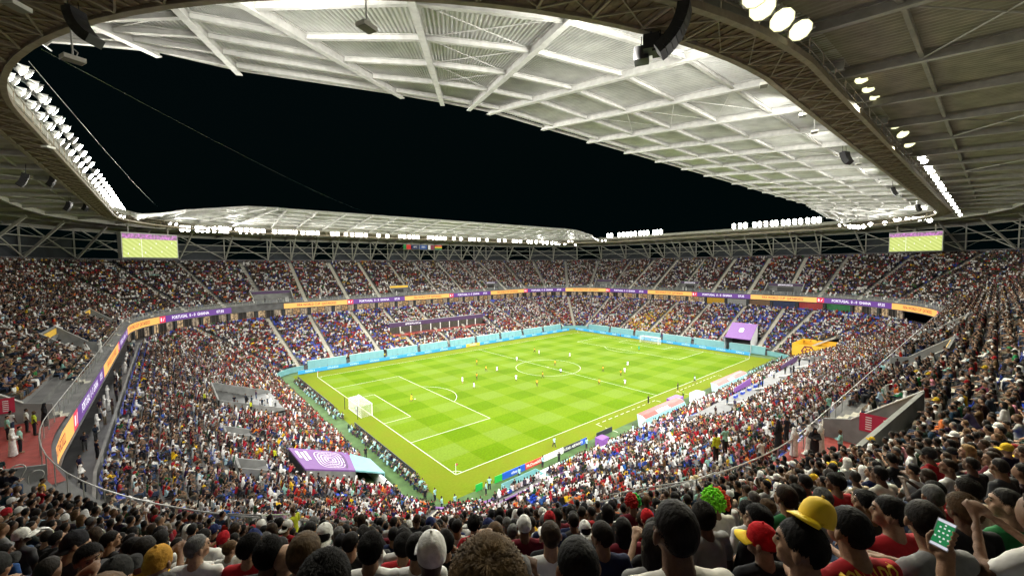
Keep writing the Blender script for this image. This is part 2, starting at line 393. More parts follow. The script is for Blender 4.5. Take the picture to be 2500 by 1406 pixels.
mb = MB(); strip(mb, [(61.3, 30.9), (61.3, 32.3), (61.5, 32.3), (61.5, 30.9)], RST); mb.build('rear_parapet', CONCD, upper)
# aisles with half steps
AX = [-7.2, 7.5, 21.9, 34., 47.5, 60., 72.9, 85.4, 98., 111.5]
def side_f(seg, c, o):
    hx, hy = half(o)
    if seg == 0: return (c-(CX-hx))/(2*hx)
    if seg == 4: return ((CX+hx)-c)/(2*hx)
    if seg == 2: return (c-(CY-hy))/(2*hy)
    if seg == 6: return ((CY+hy)-c)/(2*hy)
AISLES = []
for x in AX[1:-1]: AISLES.append((4, x)); AISLES.append((0, 105-x))
for y in (1., 13.8, 27.4, 40.8, 54.2, 67.): AISLES.append((2, y)); AISLES.append((6, y))
for s in (1, 3, 5, 7):
    for f in (.1, .3, .5, .7, .9): AISLES.append((s, f))
def aisle(rows, seg, c, w, rise, parent, name):
    mb = MB(); vs = []; prof = []
    for o, z in rows: prof += [(o-.36, z+.008), (o+.06, z+.008), (o+.06, z+rise*.5), (o+.485, z+rise*.5)]
    for o, z in prof:
        f = c if seg % 2 else side_f(seg, c, o)
        x, y, nx, ny = rp(seg, f, o); tx, ty = -ny, nx
        vs += [(x-tx*w/2, y-ty*w/2, z), (x+tx*w/2, y+ty*w/2, z)]
    mb.add(vs, [(2*i, 2*i+1, 2*i+3, 2*i+2) for i in range(len(prof)-1)]); return mb.build(name, STEP, parent)
for s, c in AISLES:
    f_ = c if s % 2 else side_f(s, c, 38.); x_, y_ = rp(s, f_, 38.)[:2]
    aisle(UPP[VROWS:] if in_vom(x_, y_, .6) else UPP, s, c, 1.15, .5, upper, 'stair_aisle')
    if s % 2 == 0 or c in (.1, .5, .9): aisle(LOW, s, c, 1.15, .37, lower, 'stair_aisle')

# ---------------------------------------------------------------- front walls
def ringwall(name, prof, stations, m, closed=False, parent=None):
    mb = MB(); strip(mb, prof+[prof[0]], stations, closed); return mb.build(name, m, parent)
def span(seg, a, b, n, o):
    return [(seg, side_f(seg, a+(b-a)*i/n, o)) for i in range(n+1)]
low_wall = [(7.95, -.1), (7.95, 1.45), (8.3, 1.45), (8.3, -.1)]
for seg, nm, ext in ((6, 'white parapet at the front of the stand behind the nearer goal', ''), (0, 'white parapet at the front of the stand behind the team benches', '')):
    st = [(seg, i/12) for i in range(13)]
    tag(ringwall('front_parapet', low_wall, st, WHITE), nm, 'parapet')
for seg, nm in ((7, 'purple curved parapet below the corner crowd'), (5, 'turquoise curved wall at the corner beyond the goal'), (3, 'turquoise curved wall at the far corner flag'), (1, 'turquoise curved wall beside the yellow camera box')):
    st = [(seg, i/10) for i in range(11)]
    tag(ringwall('corner_parapet', low_wall, st, PURP if seg == 7 else TURQ), nm, 'parapet')
k = 0
for seg, a, b in ((4, -.5, 105.5), (2, -2., 70.)):
    n = 9 if seg == 4 else 6; w = (b-a)/n
    for i in range(n):
        p0, p1 = a+i*w+.55, a+(i+1)*w-.55
        o = tag(ringwall('wall_panel', [(7.7, .01), (8.05, 2.55), (8.3, 2.55), (8.3, .01)], span(seg, p0, p1, 6, 8), TURQ),
                'long turquoise pitch-side wall panel below the crowd on the %s' % ('far touchline' if seg == 4 else 'far goal line'), 'wall panel', 'turquoise wall panels')
        st = span(seg, p0, p1, 6, 8)
        ringwall('coping', [(8.02, 2.552), (8.02, 2.62), (8.34, 2.62), (8.34, 2.552)], st, mat('pale_coping', (.55, .68, .68), .5, noise=.1), parent=o)
        # dado band and panel joints
        for s_, f_ in st[1:-1]:
            x, y, nx, ny = rp(s_, f_, 7.68); j = MB(); j.beam((x, y, .05), (x+nx*.34, y+ny*.34, 2.5), .05, .05); j.build('panel_joint', mat('turquoise_joint', (.17, .38, .40), .6, noise=.1), o)

# ---------------------------------------------------------------- ribbon board
PR = Path(36.86)
def ledmat(name, c, s): return mat(name, tuple(q*.3 for q in c), .5, emit=c, es=s, noise=0)
ORANGE = ledmat('led_orange', (1., .50, .12), 1.0); PURPLE = ledmat('led_purple', (.14, .035, .30), .8); LRED = ledmat('led_red', (.85, .03, .10), .9)
LWHITE = ledmat('led_white', (.95, .92, 1.), 1.1); LMAROON = mat('led_maroon', (.20, .01, .02), .6, emit=(.25, .01, .02), es=.6)
nseg = int(PR.tot//44)
for i in range(nseg):
    base = i*44.
    for (a, b, m, tx, col, lb, cat) in ((0, 21, ORANGE, 'FIFA WORLD CUP  QATAR2022', LMAROON, 'orange lit ribbon board reading FIFA WORLD CUP QATAR2022 below upper tier', 'led board'),
                                   (21.02, 23.2, LRED, 'a', LWHITE, 'short red lit ribbon board section between orange and purple ones', 'led board'),
                                   (23.22, 43.98, PURPLE, 'PORTUGAL  0 - 0  GHANA        07:35', LWHITE, 'purple lit ribbon board showing PORTUGAL 0 - 0 GHANA', 'led board')):
        n = 26; prof = [(-.0, 15.35), (0, 17.0), (.12, 17.0), (.12, 15.35)]
        mb = MB(); vs = []
        for j in range(n+1):
            x, y, nx, ny = PR.at(base+a+(b-a)*j/n)
            vs += [(x+o*nx, y+o*ny, z) for o, z in prof]
        fs = []
        for j in range(n):
            for q in range(4): fs.append((j*4+q, (j+1)*4+q, (j+1)*4+(q+1) % 4, j*4+(q+1) % 4))
        mb.add(vs, fs); mb.add(vs[:4], [(0, 1, 2, 3)]); mb.add(vs[-4:], [(3, 2, 1, 0)])
        xm, ym = PR.at(base+(a+b)/2)[:2]; rb = tag(mb.build('ribbon_board', m), lb.replace(' below upper tier', '').replace(' between orange and purple ones', '')+' '+SIDE[side_of(xm, ym)], cat, 'ribbon boards round the bowl')
        if tx != 'a':
            mid = base+(a+b)/2
            def fn(x, y, mid=mid):
                X, Y, nx, ny = PR.at(mid+x); return (X-nx*.03, Y-ny*.03, 16.18+y)
            lettering(tx, 1.15, fn, col, rb, bold=.018, width=(b-a)*(.62 if m is ORANGE else .78))
        else:
            def fn(x, y, mid=base+(a+b)/2):
                X, Y, nx, ny = PR.at(mid+x); return (X-nx*.03, Y-ny*.03, 16.18+y)
            vs_, fs_ = [(-.7,-.45),(-.25,-.45),(-.25,.45),(-.7,.45),(.1,-.45),(.55,.45),(.75,.45),(.3,-.45)], [(0,1,2,3),(4,5,6,7)]
            mb = MB(); mb.add([fn(*q) for q in vs_], fs_); mb.build('emblem', LWHITE, rb)
# ledge and rail over the ribbon
mb = MB(); strip(mb, [(36.8, 17.02), (36.8, 17.14), (37.6, 17.14), (37.6, 16.95)], RST); led = mb.build('front_ledge', CONCD, upper)
mb = MB(); strip(mb, [(36.98, 15.3), (36.98, 17.02), (37.2, 17.02)], RST); mb.build('ribbon_backing', CONCD, upper)
mb = MB(); strip(mb, [(36.75, 15.2), (36.75, 15.34), (37.25, 15.34), (37.25, 15.2), (36.75, 15.2)], RST); mb.build('soffit_edge', CONCD, upper)
rr = empty('front_rail', (0, 0, 17)); tag(rr, 'steel and glass rail along the front of the upper tier', 'rail')
mb = MB()
pts = [(x, y, 18.55) for x, y, _, _ in (rp(s, f, 37.45) for s, f in ringlist(37, 2.))]
mb.tube(pts+[pts[0]], .035, 6); o = mb.build('top_rail', RAIL, rr); o.location = (0, 0, -17)
mb = MB()
for s, f in ringlist(37, 2.): x, y, nx, ny = rp(s, f, 37.45); mb.beam((x, y, 17.1), (x, y, 18.53), .05, .05)
o = mb.build('rail_posts', RAIL, rr); o.location = (0, 0, -17); o['kind'] = 'stuff'
mb = MB(); strip(mb, [(37.42, 17.2), (37.42, 18.48)], RST); o = mb.build('glass_infill', GLASS, rr); o.location = (0, 0, -17)

# ---------------------------------------------------------------- boxes under the ribbon
def warm(name, c, s):
    m = mat(name, (.04, .035, .03), .3, emit=c, es=s); nt = m.node_tree; b = nt.nodes['Principled BSDF']
    tc = nt.nodes.new('ShaderNodeTexCoord'); n = nt.nodes.new('ShaderNodeTexNoise'); n.inputs['Scale'].default_value = 1.6; n.inputs['Detail'].default_value = 3; nt.links.new(tc.outputs['Object'], n.inputs['Vector'])
    r = nt.nodes.new('ShaderNodeValToRGB'); nt.links.new(n.outputs[0], r.inputs[0]); e = r.color_ramp.elements
    e[0].position = .36; e[0].color = (c[0]*.08, c[1]*.06, c[2]*.05, 1); e[1].position = .66; e[1].color = (*c, 1); nt.links.new(r.outputs[0], b.inputs['Emission Color']); return m
WIN = [warm('lit_room_a', (.95, .66, .34), .75), warm('lit_room_b', (.8, .62, .42), .6), warm('lit_room_c', (1., .55, .2), .7)]
PB = Path(38.4); FR = mat('window_frame', (.13, .11, .09), .5, noise=.1)
def vis(s):
    x, y, _, _ = PB.at(s); return not (y < -34 or (x < -20 and y < 60))
CONT = [('green', (.02, .22, .06)), ('yellow', (.70, .42, .02)), ('grey', (.4, .4, .38)), ('brown', (.22, .12, .06)), ('navy', (.012, .03, .11)), ('red', (.45, .03, .03))]
s = 0.; bi = 0; BP = PB.tot/round(PB.tot/8.2)
while s < PB.tot-4:
    if vis(s) and vis(s+8):
        x, y, nx, ny = PB.at(s+4.1); B = empty('hospitality_box', (x, y, 12.4))
        right = abs(x-(CX+90)) < 4 and y < 30
        def W(t, z, d=0): X, Y, a, c = PB.at(s+t); return np.array((X-x-a*d, Y-y-c*d, z-12.4))
        def slab(t0, t1, z0, z1, d0, d1, m, nm, par):
            q = MB(); q.prism([W(t0, z0, d0), W(t1, z0, d0), W(t1, z1, d0), W(t0, z1, d0)], W(t0, z0, d1)-W(t0, z0, d0)); return q.build(nm, m, par)
        slab(.45, 7.8, 12.45, 15.15, -.4, -.3, mat('dark_brown_wall', (.02, .015, .012), .7, noise=.2), 'rear_wall', B)
        slab(-.4, .4, 12.41, 15.2, -.3, .35, mat('box_column', (.035, .04, .045), .7, noise=.2), 'column', B)
        if right:
            nm, c = CONT[bi % 6]; m = mat('container_'+nm, c, .55, noise=.2, nscale=2)
            slab(.6, 7.5, 12.45, 14.9, -.28, -.1, m, 'container_panel', B)
            q = MB()
            for t in np.arange(.9, 7.4, .5): q.beam(W(t, 12.5, .1), W(t, 14.85, .1), .16, .08)
            q.build('corrugation', m, B)
            tag(B, '%s container-clad bay under the ribbon board at the far end' % nm, 'stadium bay', 'bays under the ribbon')
        else:
            np_ = 3; w = 7.1/np_
            for j in range(np_):
                t0 = .6+j*w
                pn = slab(t0+.12, t0+w-.12, 12.62, 14.95, -.2, -.15, WIN[(bi*3+j*2) % 3], 'window', B)
                q = MB()
                for a, b in (((t0+.05, 12.5), (t0+.05, 15.05)), ((t0+w-.05, 12.5), (t0+w-.05, 15.05)), ((t0, 12.55), (t0+w, 12.55)), ((t0, 15.03), (t0+w, 15.03)), ((t0+w*.55, 12.6), (t0+w*.55, 15.))):
                    q.beam(W(*a, .0), W(*b, .0), .09, .09)
                q.build('window_frame', FR, B)
            tag(B, 'warmly lit glazed hospitality box under the ribbon board '+SIDE[side_of(x, y)], 'stadium box', 'lit boxes under the ribbon')
        bi += 1
    s += BP
# ---------------------------------------------------------------- roofs over the long sides
def rq(seg, f, o, dx=2.2):
    x, y, nx, ny = rp(seg, f, o-(.95*math.sin(math.pi*f)*(f if seg in (7, 3) else 1-f) if seg % 2 else 0)); k = {0: 2*f-1, 4: 1-2*f, 1: 1, 2: 1, 3: 1, 5: -1, 6: -1, 7: -1}[seg]
    return x+dx*k, y, nx, ny
def stripq(mb, prof, st): 
    b = len(mb.v); strip(mb, prof, st)
    for i, (s, f) in enumerate(st):
        k = rq(s, f, 0)[0]-rp(s, f, 0)[0]
        for j in range(len(prof)): q = rq(s, f, prof[j][0]); mb.v[b+i*len(prof)+j] = (q[0], q[1], prof[j][1])
def roofz(o): return 42.1-.085*(o-38)
def extend_to(B, A, off):
    B = np.array(B[:2]); A = np.array(A[:2]); d = (A-B)/np.linalg.norm(A-B); t = 0.
    while cam_off(*(B+d*t)) < off and t < 90: t += .05
    return B+d*t
_B = [gz(110, 100, 41.0), gz(380, 125, 42.2), gz(582, 172, 43.2), gz(980, 232, 45.0), gz(1080, 250, 45.2), gz(1145, 263, 45.3), gz(1195, 273, 45.3)]
_A = [gz(20, 60, 41.5), gz(270, 85, 41.9), gz(430, 30, 42.1), gz(560, 0, 42.3), gz(1000, 0, 42.3), gz(1410, 45, 42.3), np.array((-2.6, -39.3, 42))]
RAFT = []
for b, a in zip(_B, _A):
    a2 = extend_to(b, a, 38.); RAFT.append((b, np.array((*a2, roofz(38.))), np.array((*extend_to(b, a, 61.5), roofz(61.5)))))
for k in range(7):
    x = 4.9+8.3*k
    if x > 52.6: break
    RAFT.append((np.array((x, -12.8, 45.3)), np.array((x, -41., roofz(38))), np.array((x, -64.5, roofz(61.5)))))
MIR = [tuple(np.array((105-p[0], p[1], p[2])) for p in r) for r in RAFT[::-1]]
if abs(RAFT[-1][0][0]-52.5) < 1.: MIR = MIR[1:]
NEAR = RAFT+MIR
FAR = [tuple(np.array((p[0], 68-p[1], p[2])) for p in r) for r in NEAR]
PT = (.06, .235, .405, .58, .755, .93)
def corr_panel(b0, b1, a0, a1, n, h=.10):
    """corrugated sheet between edge b0-b1 and ring a0-a1, ribs running from edge to ring"""
    mb = MB(); vs = []; N = n*4+1
    for j in range(N):
        t = j/(N-1); hh = (0, h, h, 0)[j % 4]
        for p in (b0+(b1-b0)*t, a0+(a1-a0)*t): vs.append((p[0], p[1], p[2]+hh))
    mb.add(vs, [(2*j, 2*j+2, 2*j+3, 2*j+1) for j in range(N-1)]); return mb
def long_roof(R, label):
    root = empty('cantilever_roof', (52.5, R[len(R)//2][0][1], 43)); tag(root, label, 'roof')
    off = np.array((52.5, R[len(R)//2][0][1], 43.))
    S = lambda p: np.array(p)-off
    up = np.array((0, 0, .34))
    for i in range(len(R)-1):
        (b0, a0, _), (b1, a1, _) = R[i], R[i+1]
        w = (np.linalg.norm(b1-b0)+np.linalg.norm(a1-a0))/2
        corr_panel(S(b0)+up, S(b1)+up, S(a0)+up, S(a1)+up, max(6, int(max(np.linalg.norm(a1-a0), np.linalg.norm(b1-b0))/.36))).build('soffit_sheet', SOFF, root)
        for t in PT:
            p, q = b0+(a0-b0)*t, b1+(a1-b1)*t
            if np.linalg.norm(q-p) < .5: continue
            d = (q-p)/np.linalg.norm(q-p)
            mb = MB(); mb.ibeam(S(p+d*.12)+(0, 0, .06), S(q-d*.12)+(0, 0, .06), .26, .36, .05); mb.build('purlin', STEEL, root)
        if i % 3 == 1:
            for t0, t1 in ((.235, .405), (.405, .58), (.58, .755)):
                mb = MB(); mb.tube([S(b0+(a0-b0)*t0)+(0, 0, .1), S(b1+(a1-b1)*t1)+(0, 0, .1)], .035, 5); mb.tube([S(b0+(a0-b0)*t1)+(0, 0, .1), S(b1+(a1-b1)*t0)+(0, 0, .1)], .035, 5)
                mb.build('bracing_rod', STEEL, root)
        mb = MB(); mb.tube([S(b0)+(0, 0, .1), S(b1)+(0, 0, .1)], .17, 8); mb.build('edge_tube', STEEL, root)
    for b, a, c in R:
        d = (b-a)/np.linalg.norm(b-a)
        mb = MB(); mb.ibeam(S(a), S(b+d*.2), .42, .62, .07); mb.build('rafter', STEEL, root)
    return root
long_roof(NEAR, 'white corrugated cantilever roof reaching out over the stand with the team benches')
long_roof(FAR, 'white corrugated cantilever roof above the far touchline stand, flags hanging below it')
# ---------------------------------------------------------------- roof ring behind the catwalk
def ring_roof():
    root = empty('roof_ring', (52.5, 34, 41)); tag(root, 'dark sheeted roof ring over the upper tier rows', 'roof'); off = np.array((52.5, 34, 41.))
    ST = ringlist(38, 8.3); N = len(ST)
    for i in range(N):
        s0, s1 = ST[i], ST[(i+1) % N]
        P = [np.array((*rq(*s, o)[:2], roofz(o)+.35))-off for s in (s0, s1) for o in (36.4, 63.)]
        corr_panel(P[0], P[2], P[1], P[3], 20, .08).build('roof_sheet', SOFFD, root)
        q = [np.array((*rq(*s0, o)[:2], roofz(o)))-off for o in (36.6, 48.2, 62.8)]
        mb = MB(); mb.ibeam(q[0], q[2], .35, .62, .06); mb.build('roof_rafter', TRUSS, root)
        for o in (41.5, 48.2, 55., 62.):
            a, b = (np.array((*rq(*s, o)[:2], roofz(o)-(.1 if o == 48.2 else -.1)))-off for s in (s0, s1))
            mb = MB(); mb.ibeam(a, b, .5 if o == 48.2 else .22, .9 if o == 48.2 else .32, .05); mb.build('ring_girder' if o == 48.2 else 'purlin', TRUSS, root)
        if i % 3 == 0:
            mb = MB()
            for (oa, ob) in ((41.5, 48.2), (48.2, 55.)):
                mb.tube([np.array((*rq(*s0, oa)[:2], roofz(oa)-.1))-off, np.array((*rq(*s1, ob)[:2], roofz(ob)-.1))-off], .05, 5)
                mb.tube([np.array((*rq(*s0, ob)[:2], roofz(ob)-.1))-off, np.array((*rq(*s1, oa)[:2], roofz(oa)-.1))-off], .05, 5)
            mb.build('bracing_rod', TRUSS, root)
        # inner fascia
    mb = MB(); stripq(mb, [(36.2, 41.75), (36.2, 42.75), (36.4, 42.75), (36.4, 41.75), (36.2, 41.75)], RST)
    for s in (0, 4): pass
    o = mb.build('inner_fascia', TRUSS, root); o.location = -off
    mb = MB(); stripq(mb, [(63.05, 39.6), (63.05, 40.8), (63.2, 40.8), (63.2, 39.6), (63.05, 39.6)], RST); o = mb.build('outer_fascia', TRUSS, root); o.location = -off
    return root
ring_roof()
# rear trusses that carry the roof behind the last row
ST = ringlist(38, 8.3); N = len(ST)
for i in range(N):
    s0, s1 = ST[i], ST[(i+1) % N]
    x, y, nx, ny = rp(*s0, 61.8)
    if px((x, y, 36))[2] < 3: continue
    root = empty('rear_truss', (x, y, 32)); tag(root, 'open steel truss bay behind the top row '+SIDE[side_of(x, y)], 'truss', 'rear truss bays under the roof')
    W = lambda s, o, z: np.array((*rp(*s, o)[:2], z))-np.array((x, y, 32.))
    mb = MB(); mb.beam(W(s0, 61.8, 30.9), W(s0, 61.8, 40), .3, .3); mb.build('column', TRUSS, root)
    mb = MB(); mb.beam(W(s0, 61.3, 32.2), W(s0, 53.2, roofz(53.2)-.3), .34, .5); mb.build('raking_strut', TRUSS, root)
    mb = MB(); mb.beam(W(s0, 61.3, 32.2), W((s1 if i+1 < N else s0), 60., 39.6), .22, .22); mb.build('diagonal', TRUSS, root)
    for z in (34.8, 37.1):
        mb = MB(); mb.tube([W(s0, 61.2-(z-32)*.25, z), W(s1, 61.2-(z-32)*.25, z)], .13, 6); mb.build('truss_tube', TRUSS, root)
    mb = MB(); mb.tube([W(s0, 61.6, 33), W(s1, 61.6, 39)], .04, 4); mb.tube([W(s0, 61.6, 39), W(s1, 61.6, 33)], .04, 4); mb.build('tie_rod', TRUSS, root)
    if i % 3 != 1:
        mb = MB(); mb.prism([W(s0, 62.3, 30.5), W(s1, 62.3, 30.5), W(s1, 62.3, 37.5), W(s0, 62.3, 37.5)], (nx*.1, ny*.1, 0)); mb.build('cladding_panel', DARK, root)
# ---------------------------------------------------------------- catwalk
cw = empty('lighting_catwalk', (52.5, 34, 40.4)); tag(cw, 'brown steel lighting catwalk running round under the roof edge', 'catwalk'); cwo = np.array((52.5, 34, 40.4))
ST = ringlist(36, 2.7); N = len(ST)
def Cw(s, o, z): return np.array((*rq(*s, o)[:2], z))-cwo
dk = MB(); stripq(dk, [(35.75, 40.35), (35.75, 40.45), (37.7, 40.45), (37.7, 40.35), (35.75, 40.35)], ringlist(36, 2.)); o = dk.build('deck', BROWN, cw); o.location = -cwo
for oo, w in ((35.62, .3), (37.8, .3)):
    m_ = MB(); stripq(m_, [(oo-w/2, 40.2), (oo-w/2, 40.56), (oo+w/2, 40.56), (oo+w/2, 40.2), (oo-w/2, 40.2)], ringlist(36, 2.)); o = m_.build('edge_beam', BROWNS, cw); o.location = -cwo
for i in range(N):
    s0, s1 = ST[i], ST[(i+1) % N]
    p = Cw(s0, 35.8, 40.3)+cwo
    if px(p)[2] < 2: continue
    mb = MB(); mb.beam(Cw(s0, 35.8, 40.27), Cw(s0, 37.7, 40.27), .12, .14); mb.build('cross_beam', BROWNS, cw)
    mb = MB(); mb.beam(Cw(s0, 35.8, 40.25), Cw(s1, 37.7, 40.25), .08, .08); mb.beam(Cw(s0, 37.6, 40.24), Cw(s1, 35.9, 40.24), .05, .05); mb.build('bottom_bracing', BROWNS, cw)
    for oo in (35.7, 37.75):
        mb = MB(); mb.beam(Cw(s0, oo, 40.5), Cw(s0, oo, 41.7), .06, .06)
        for z in (41.1, 41.7): mb.tube([Cw(s0, oo, z), Cw(s1, oo, z)], .03, 4)
        mb.build('handrail', BROWNS, cw)
    if i % 3 == 0:
        mb = MB(); mb.beam(Cw(s0, 36.8, 40.5), Cw(s0, 36.8, 42.4), .1, .1); mb.build('hanger', BROWNS, cw)
# deck battens seen from below
mb = MB()
for s, f in ringlist(36, .55): mb.beam(Cw((s, f), 35.9, 40.31), Cw((s, f), 37.6, 40.31), .2, .05)
o = mb.build('deck_battens', BROWN, cw); o['kind'] = 'stuff'

# ---------------------------------------------------------------- floodlights
def lamp_mesh():
    h = MB(); n = 10
    for r0, z0, r1, z1 in ((.20, .34, .30, .12), (.30, .12, .36, 0)):
        vs = [(r*math.cos(t), r*math.sin(t), z) for r, z in ((r0, z0), (r1, z1)) for t in np.arange(n)*2*math.pi/n]
        h.add(vs, [(i, (i+1) % n, n+(i+1) % n, n+i) for i in range(n)])
    h.add([(.2*math.cos(t), .2*math.sin(t), .34) for t in np.arange(n)*2*math.pi/n], [tuple(range(n))])
    h.beam((-.42, 0, .1), (-.42, 0, .55), .05, .12); h.beam((.42, 0, .1), (.42, 0, .55), .05, .12); h.beam((-.44, 0, .57), (.44, 0, .57), .12, .05); h.beam((0, 0, .57), (0, 0, .8), .08, .08)
    l = MB(); l.add([(.34*math.cos(t), .34*math.sin(t), .02) for t in np.arange(n)*2*math.pi/n]+[(0, 0, -.05)], [(i, (i+1) % n, n) for i in range(n)])
    return h.mesh('lamp_housing'), l.mesh('lamp_lens')
HOUS, LENM = lamp_mesh(); HOUS.materials.append(STEEL); LENM.materials.append(LENS)
LENY = LENM.copy(); LENY.materials.clear(); LENY.materials.append(LENSY)
NL = 0
def lamp(p, aim, label, group, sc=1., lens=LENM):
    global NL; NL += 1
    d = Vector(aim)-Vector(p); q = d.to_track_quat('-Z', 'Y')
    o = bpy.data.objects.new('floodlight', HOUS); COL.objects.link(o); o.location = p; o.rotation_mode = 'QUATERNION'; o.rotation_quaternion = q; o.scale = (sc,)*3
    tag(o, label, 'floodlight', group); l = bpy.data.objects.new('lens', lens); COL.objects.link(l); l.parent = o; return o
def bank_light(p, aim, power, size=(6, 1.), col=(1, .97, .9), spread=95, parent=None):
    L = bpy.data.lights.new('floodlight_beam', 'AREA'); L.shape = 'RECTANGLE'; L.size, L.size_y = size; L.energy = power; L.color = col; L.spread = math.radians(spread)
    o = bpy.data.objects.new('floodlight_beam', L); COL.objects.link(o); o.location = p; o.rotation_mode = 'QUATERNION'
    o.rotation_quaternion = (Vector(aim)-Vector(p)).to_track_quat('-Z', 'X')
    if spread < 140 and power > 3000: bank_light(p, aim, power*P_SPILL, size, col, 172)
    return o
# far touchline banks (read from the picture along the catwalk line)
def u_line_x(u, y, z):
    lo, hi = -60., 200.
    for _ in range(40):
        m = (lo+hi)/2
        if px((m, y, z))[0] < u: lo = m
        else: hi = m
    return lo
def u_line_y(u, x, z):
    lo, hi = -60., 130.
    for _ in range(40):
        m = (lo+hi)/2
        if px((x, m, z))[0] > u: lo = m
        else: hi = m
    return lo
fu = [420+x/2.427 for x in (60,95,150,180,212,250,285,310,328,405,440,475,508,540,605,640,672,702,730,772,805,832,862,950,980,1030,1065,1095,1120,1148,1222,1275,1350,1375,1405,1430,1455)]
fu += [1020+x/2.08 for x in (55,75,95,115,135,182,218,265,285,310,350,410,440,485,500,520,560,575,600,635,655,680,700,715,745,800,845,880,905)]
LBF = 'floodlight in the row along the catwalk over the far touchline stand'
for u in fu:
    x = u_line_x(u, 109.2, 41.2)
    for dz in (0, .85): lamp((x, 109.0, 40.8+dz), (30, 0, 20), LBF, 'far side floodlights', 1.8)
for u in (1485,1493,1512,1522,1532,1541,1551,1563,1573,1581,1597,1605,1614,1792,1807,1820,1842,1855,1870,1885,1895,1912,1925,1940,1955,1972,1987,2000):
    y = u_line_y(u, 142., 43.4)
    for dz in (0, .9): lamp((141.9, y, 43.1+dz), (60, 20, 15), 'floodlight on top of the roof edge behind the far goal', 'far end floodlights', 1.85)
LBE = 'floodlight clustered on the roof edge of the stand behind the nearer goal'
ends = np.r_[np.arange(-12, 18, 1.6), np.arange(20, 36, 1.8), np.arange(38, 66, 1.9), np.arange(68, 98, 1.9)]
for i, y in enumerate(ends):
    lamp((-37.6, y, 42.7+.3*(i % 2)), (40, 34+.2*(y-34), 0), LBE, 'near end floodlights', 1.3)
    lamp((-37.0, y+.5, 43.55+.3*(i % 2)), (40, 34+.2*(y-34), 0), LBE, 'near end floodlights', 1.3)
LBN = 'warm downlight on the catwalk above the bench side upper tier'
for (u, v) in ((1845,-12),(1862,20),(1910,50),(1955,75),(2108,190),(2125,213),(2140,232),(2190,305),(2205,328),(2222,352)):
    p = gy(u, v, -41.2); lamp(p, (p[0]-12, -52, 20), LBN, 'near side downlights', 1.5, LENY)
for v in np.linspace(385, 525, 17):
    u = 2250+(v-385)*.675; p = gy(u, v, -41.2); lamp(p, (p[0]-25, -46, 25), 'downlight in the long receding row on the bench side catwalk', 'near side receding downlights', 1.1)
for u, v in ((2075,553),(2085,554),(2096,555),(2108,553),(2125,548),(2160,545),(2190,540),(2215,533),(2232,532),(2245,535),(2258,532),(2270,538)):
    p = gx(u, v, 138.); lamp(p, (20, -20, 20), 'floodlight in the corner bank above the big screen', 'corner floodlights', 1.7)
# the light the banks throw, then fill lights added at the corners
for x in np.linspace(-4, 109, 9):
    bank_light((x, 106.2, 39.7), (52+(x-52)*.6, 46, 0), P_LONG); bank_light((x, -38.2, 39.7), (52+(x-52)*.6, 22, 0), P_LONG)
for y in np.linspace(-8, 76, 6):
    bank_light((140.2, y, 42.2), (66, 34+(y-34)*.5, 0), P_END); bank_light((-35.2, y, 42.2), (38, 34+(y-34)*.5, 0), P_END)
for sg in (7, 1, 3, 5):  # added corner lights, mainly to brighten the soffit; no such lamps known
    for f in (.2, .5, .8):
        x, y, nx, ny = rq(sg, f, 35.3); bank_light((x, y, 39.6), (x-nx*45, y-ny*45, 8), P_LONG*.3, (5, 1.), spread=130); bank_light((x, y, 39.6), (x-nx*30, y-ny*30, 40), P_LONG*(.55 if f == .2 else .2), (5, 1.), spread=172)
        for k in (-.9, .9): lamp((x+nx*1.6-ny*k, y+ny*1.6+nx*k, 41.25), (x-nx*45, y-ny*45, 8), 'added floodlight body on the curved corner of the catwalk for the soffit fill', 'added corner catwalk floodlights', 1.1)  # lamp bodies added above the deck to go with the soffit fill
for f in (.25, .6, .95):  # added fill on the near crowd from the corner, with no lamp body
    x, y, nx, ny = rq(7, f, 38.6); bank_light((x, y, 39.7), (x+nx*16, y+ny*16, 27), P_STAND*.5, (3, .8), (1, .96, .82), 130)
for (u, v) in ((1910,50),(2125,213),(2205,328),(2300,460)):
    p = gy(u, v, -41.6); bank_light((p[0], p[1], p[2]-.6), (p[0]-8, -52, 22), P_STAND, (2, .8), (1, .95, .72), 120)
# ---------------------------------------------------------------- people: meshes
SKIN = amat('skin', 'skin', .6, bump=.15, bscale=120, vary=.28, vscale=26, spec=.3)
SHIRT = amat('shirt_cloth', 'shirt', .85, bump=.55, bscale=9, vary=.3, vscale=7)
PANTS = amat('trouser_cloth', 'pants', .85, bump=.4, bscale=12, vary=.25)
HAIR = amat('hair', 'hair', .62, bump=.35, bscale=70, stretch=(1, 1, .25), vary=.5, vscale=25, spec=.12)
HATM = amat('headwear_cloth', 'hat', .85, bump=.6, bscale=28, vary=.35, vscale=14, spec=.1)
def _ring(c, ax, ay, rx, ry, n): return [c+rx*math.cos(t)*ax+ry*math.sin(t)*ay for t in np.arange(n)*2*math.pi/n]
def ell(mb, c, r, n=14, m=9, R=None):
    c = np.array(c, float); vs = [np.array((0, 0, -1.))]; fs = []
    for i in range(1, m):
        a = -math.pi/2+math.pi*i/m
        vs += [np.array((math.cos(a)*math.cos(t), math.cos(a)*math.sin(t), math.sin(a))) for t in np.arange(n)*2*math.pi/n]
    vs.append(np.array((0, 0, 1.))); top = len(vs)-1
    for j in range(n):
        fs.append((0, 1+(j+1) % n, 1+j)); fs.append((top, top-n+j, top-n+(j+1) % n))
        for i in range(m-2): a = 1+i*n; fs.append((a+j, a+(j+1) % n, a+n+(j+1) % n, a+n+j))
    r = np.array(r, float); P = [v*r for v in vs]
    if R is not None: P = [R@p for p in P]
    mb.add([c+p for p in P], fs)
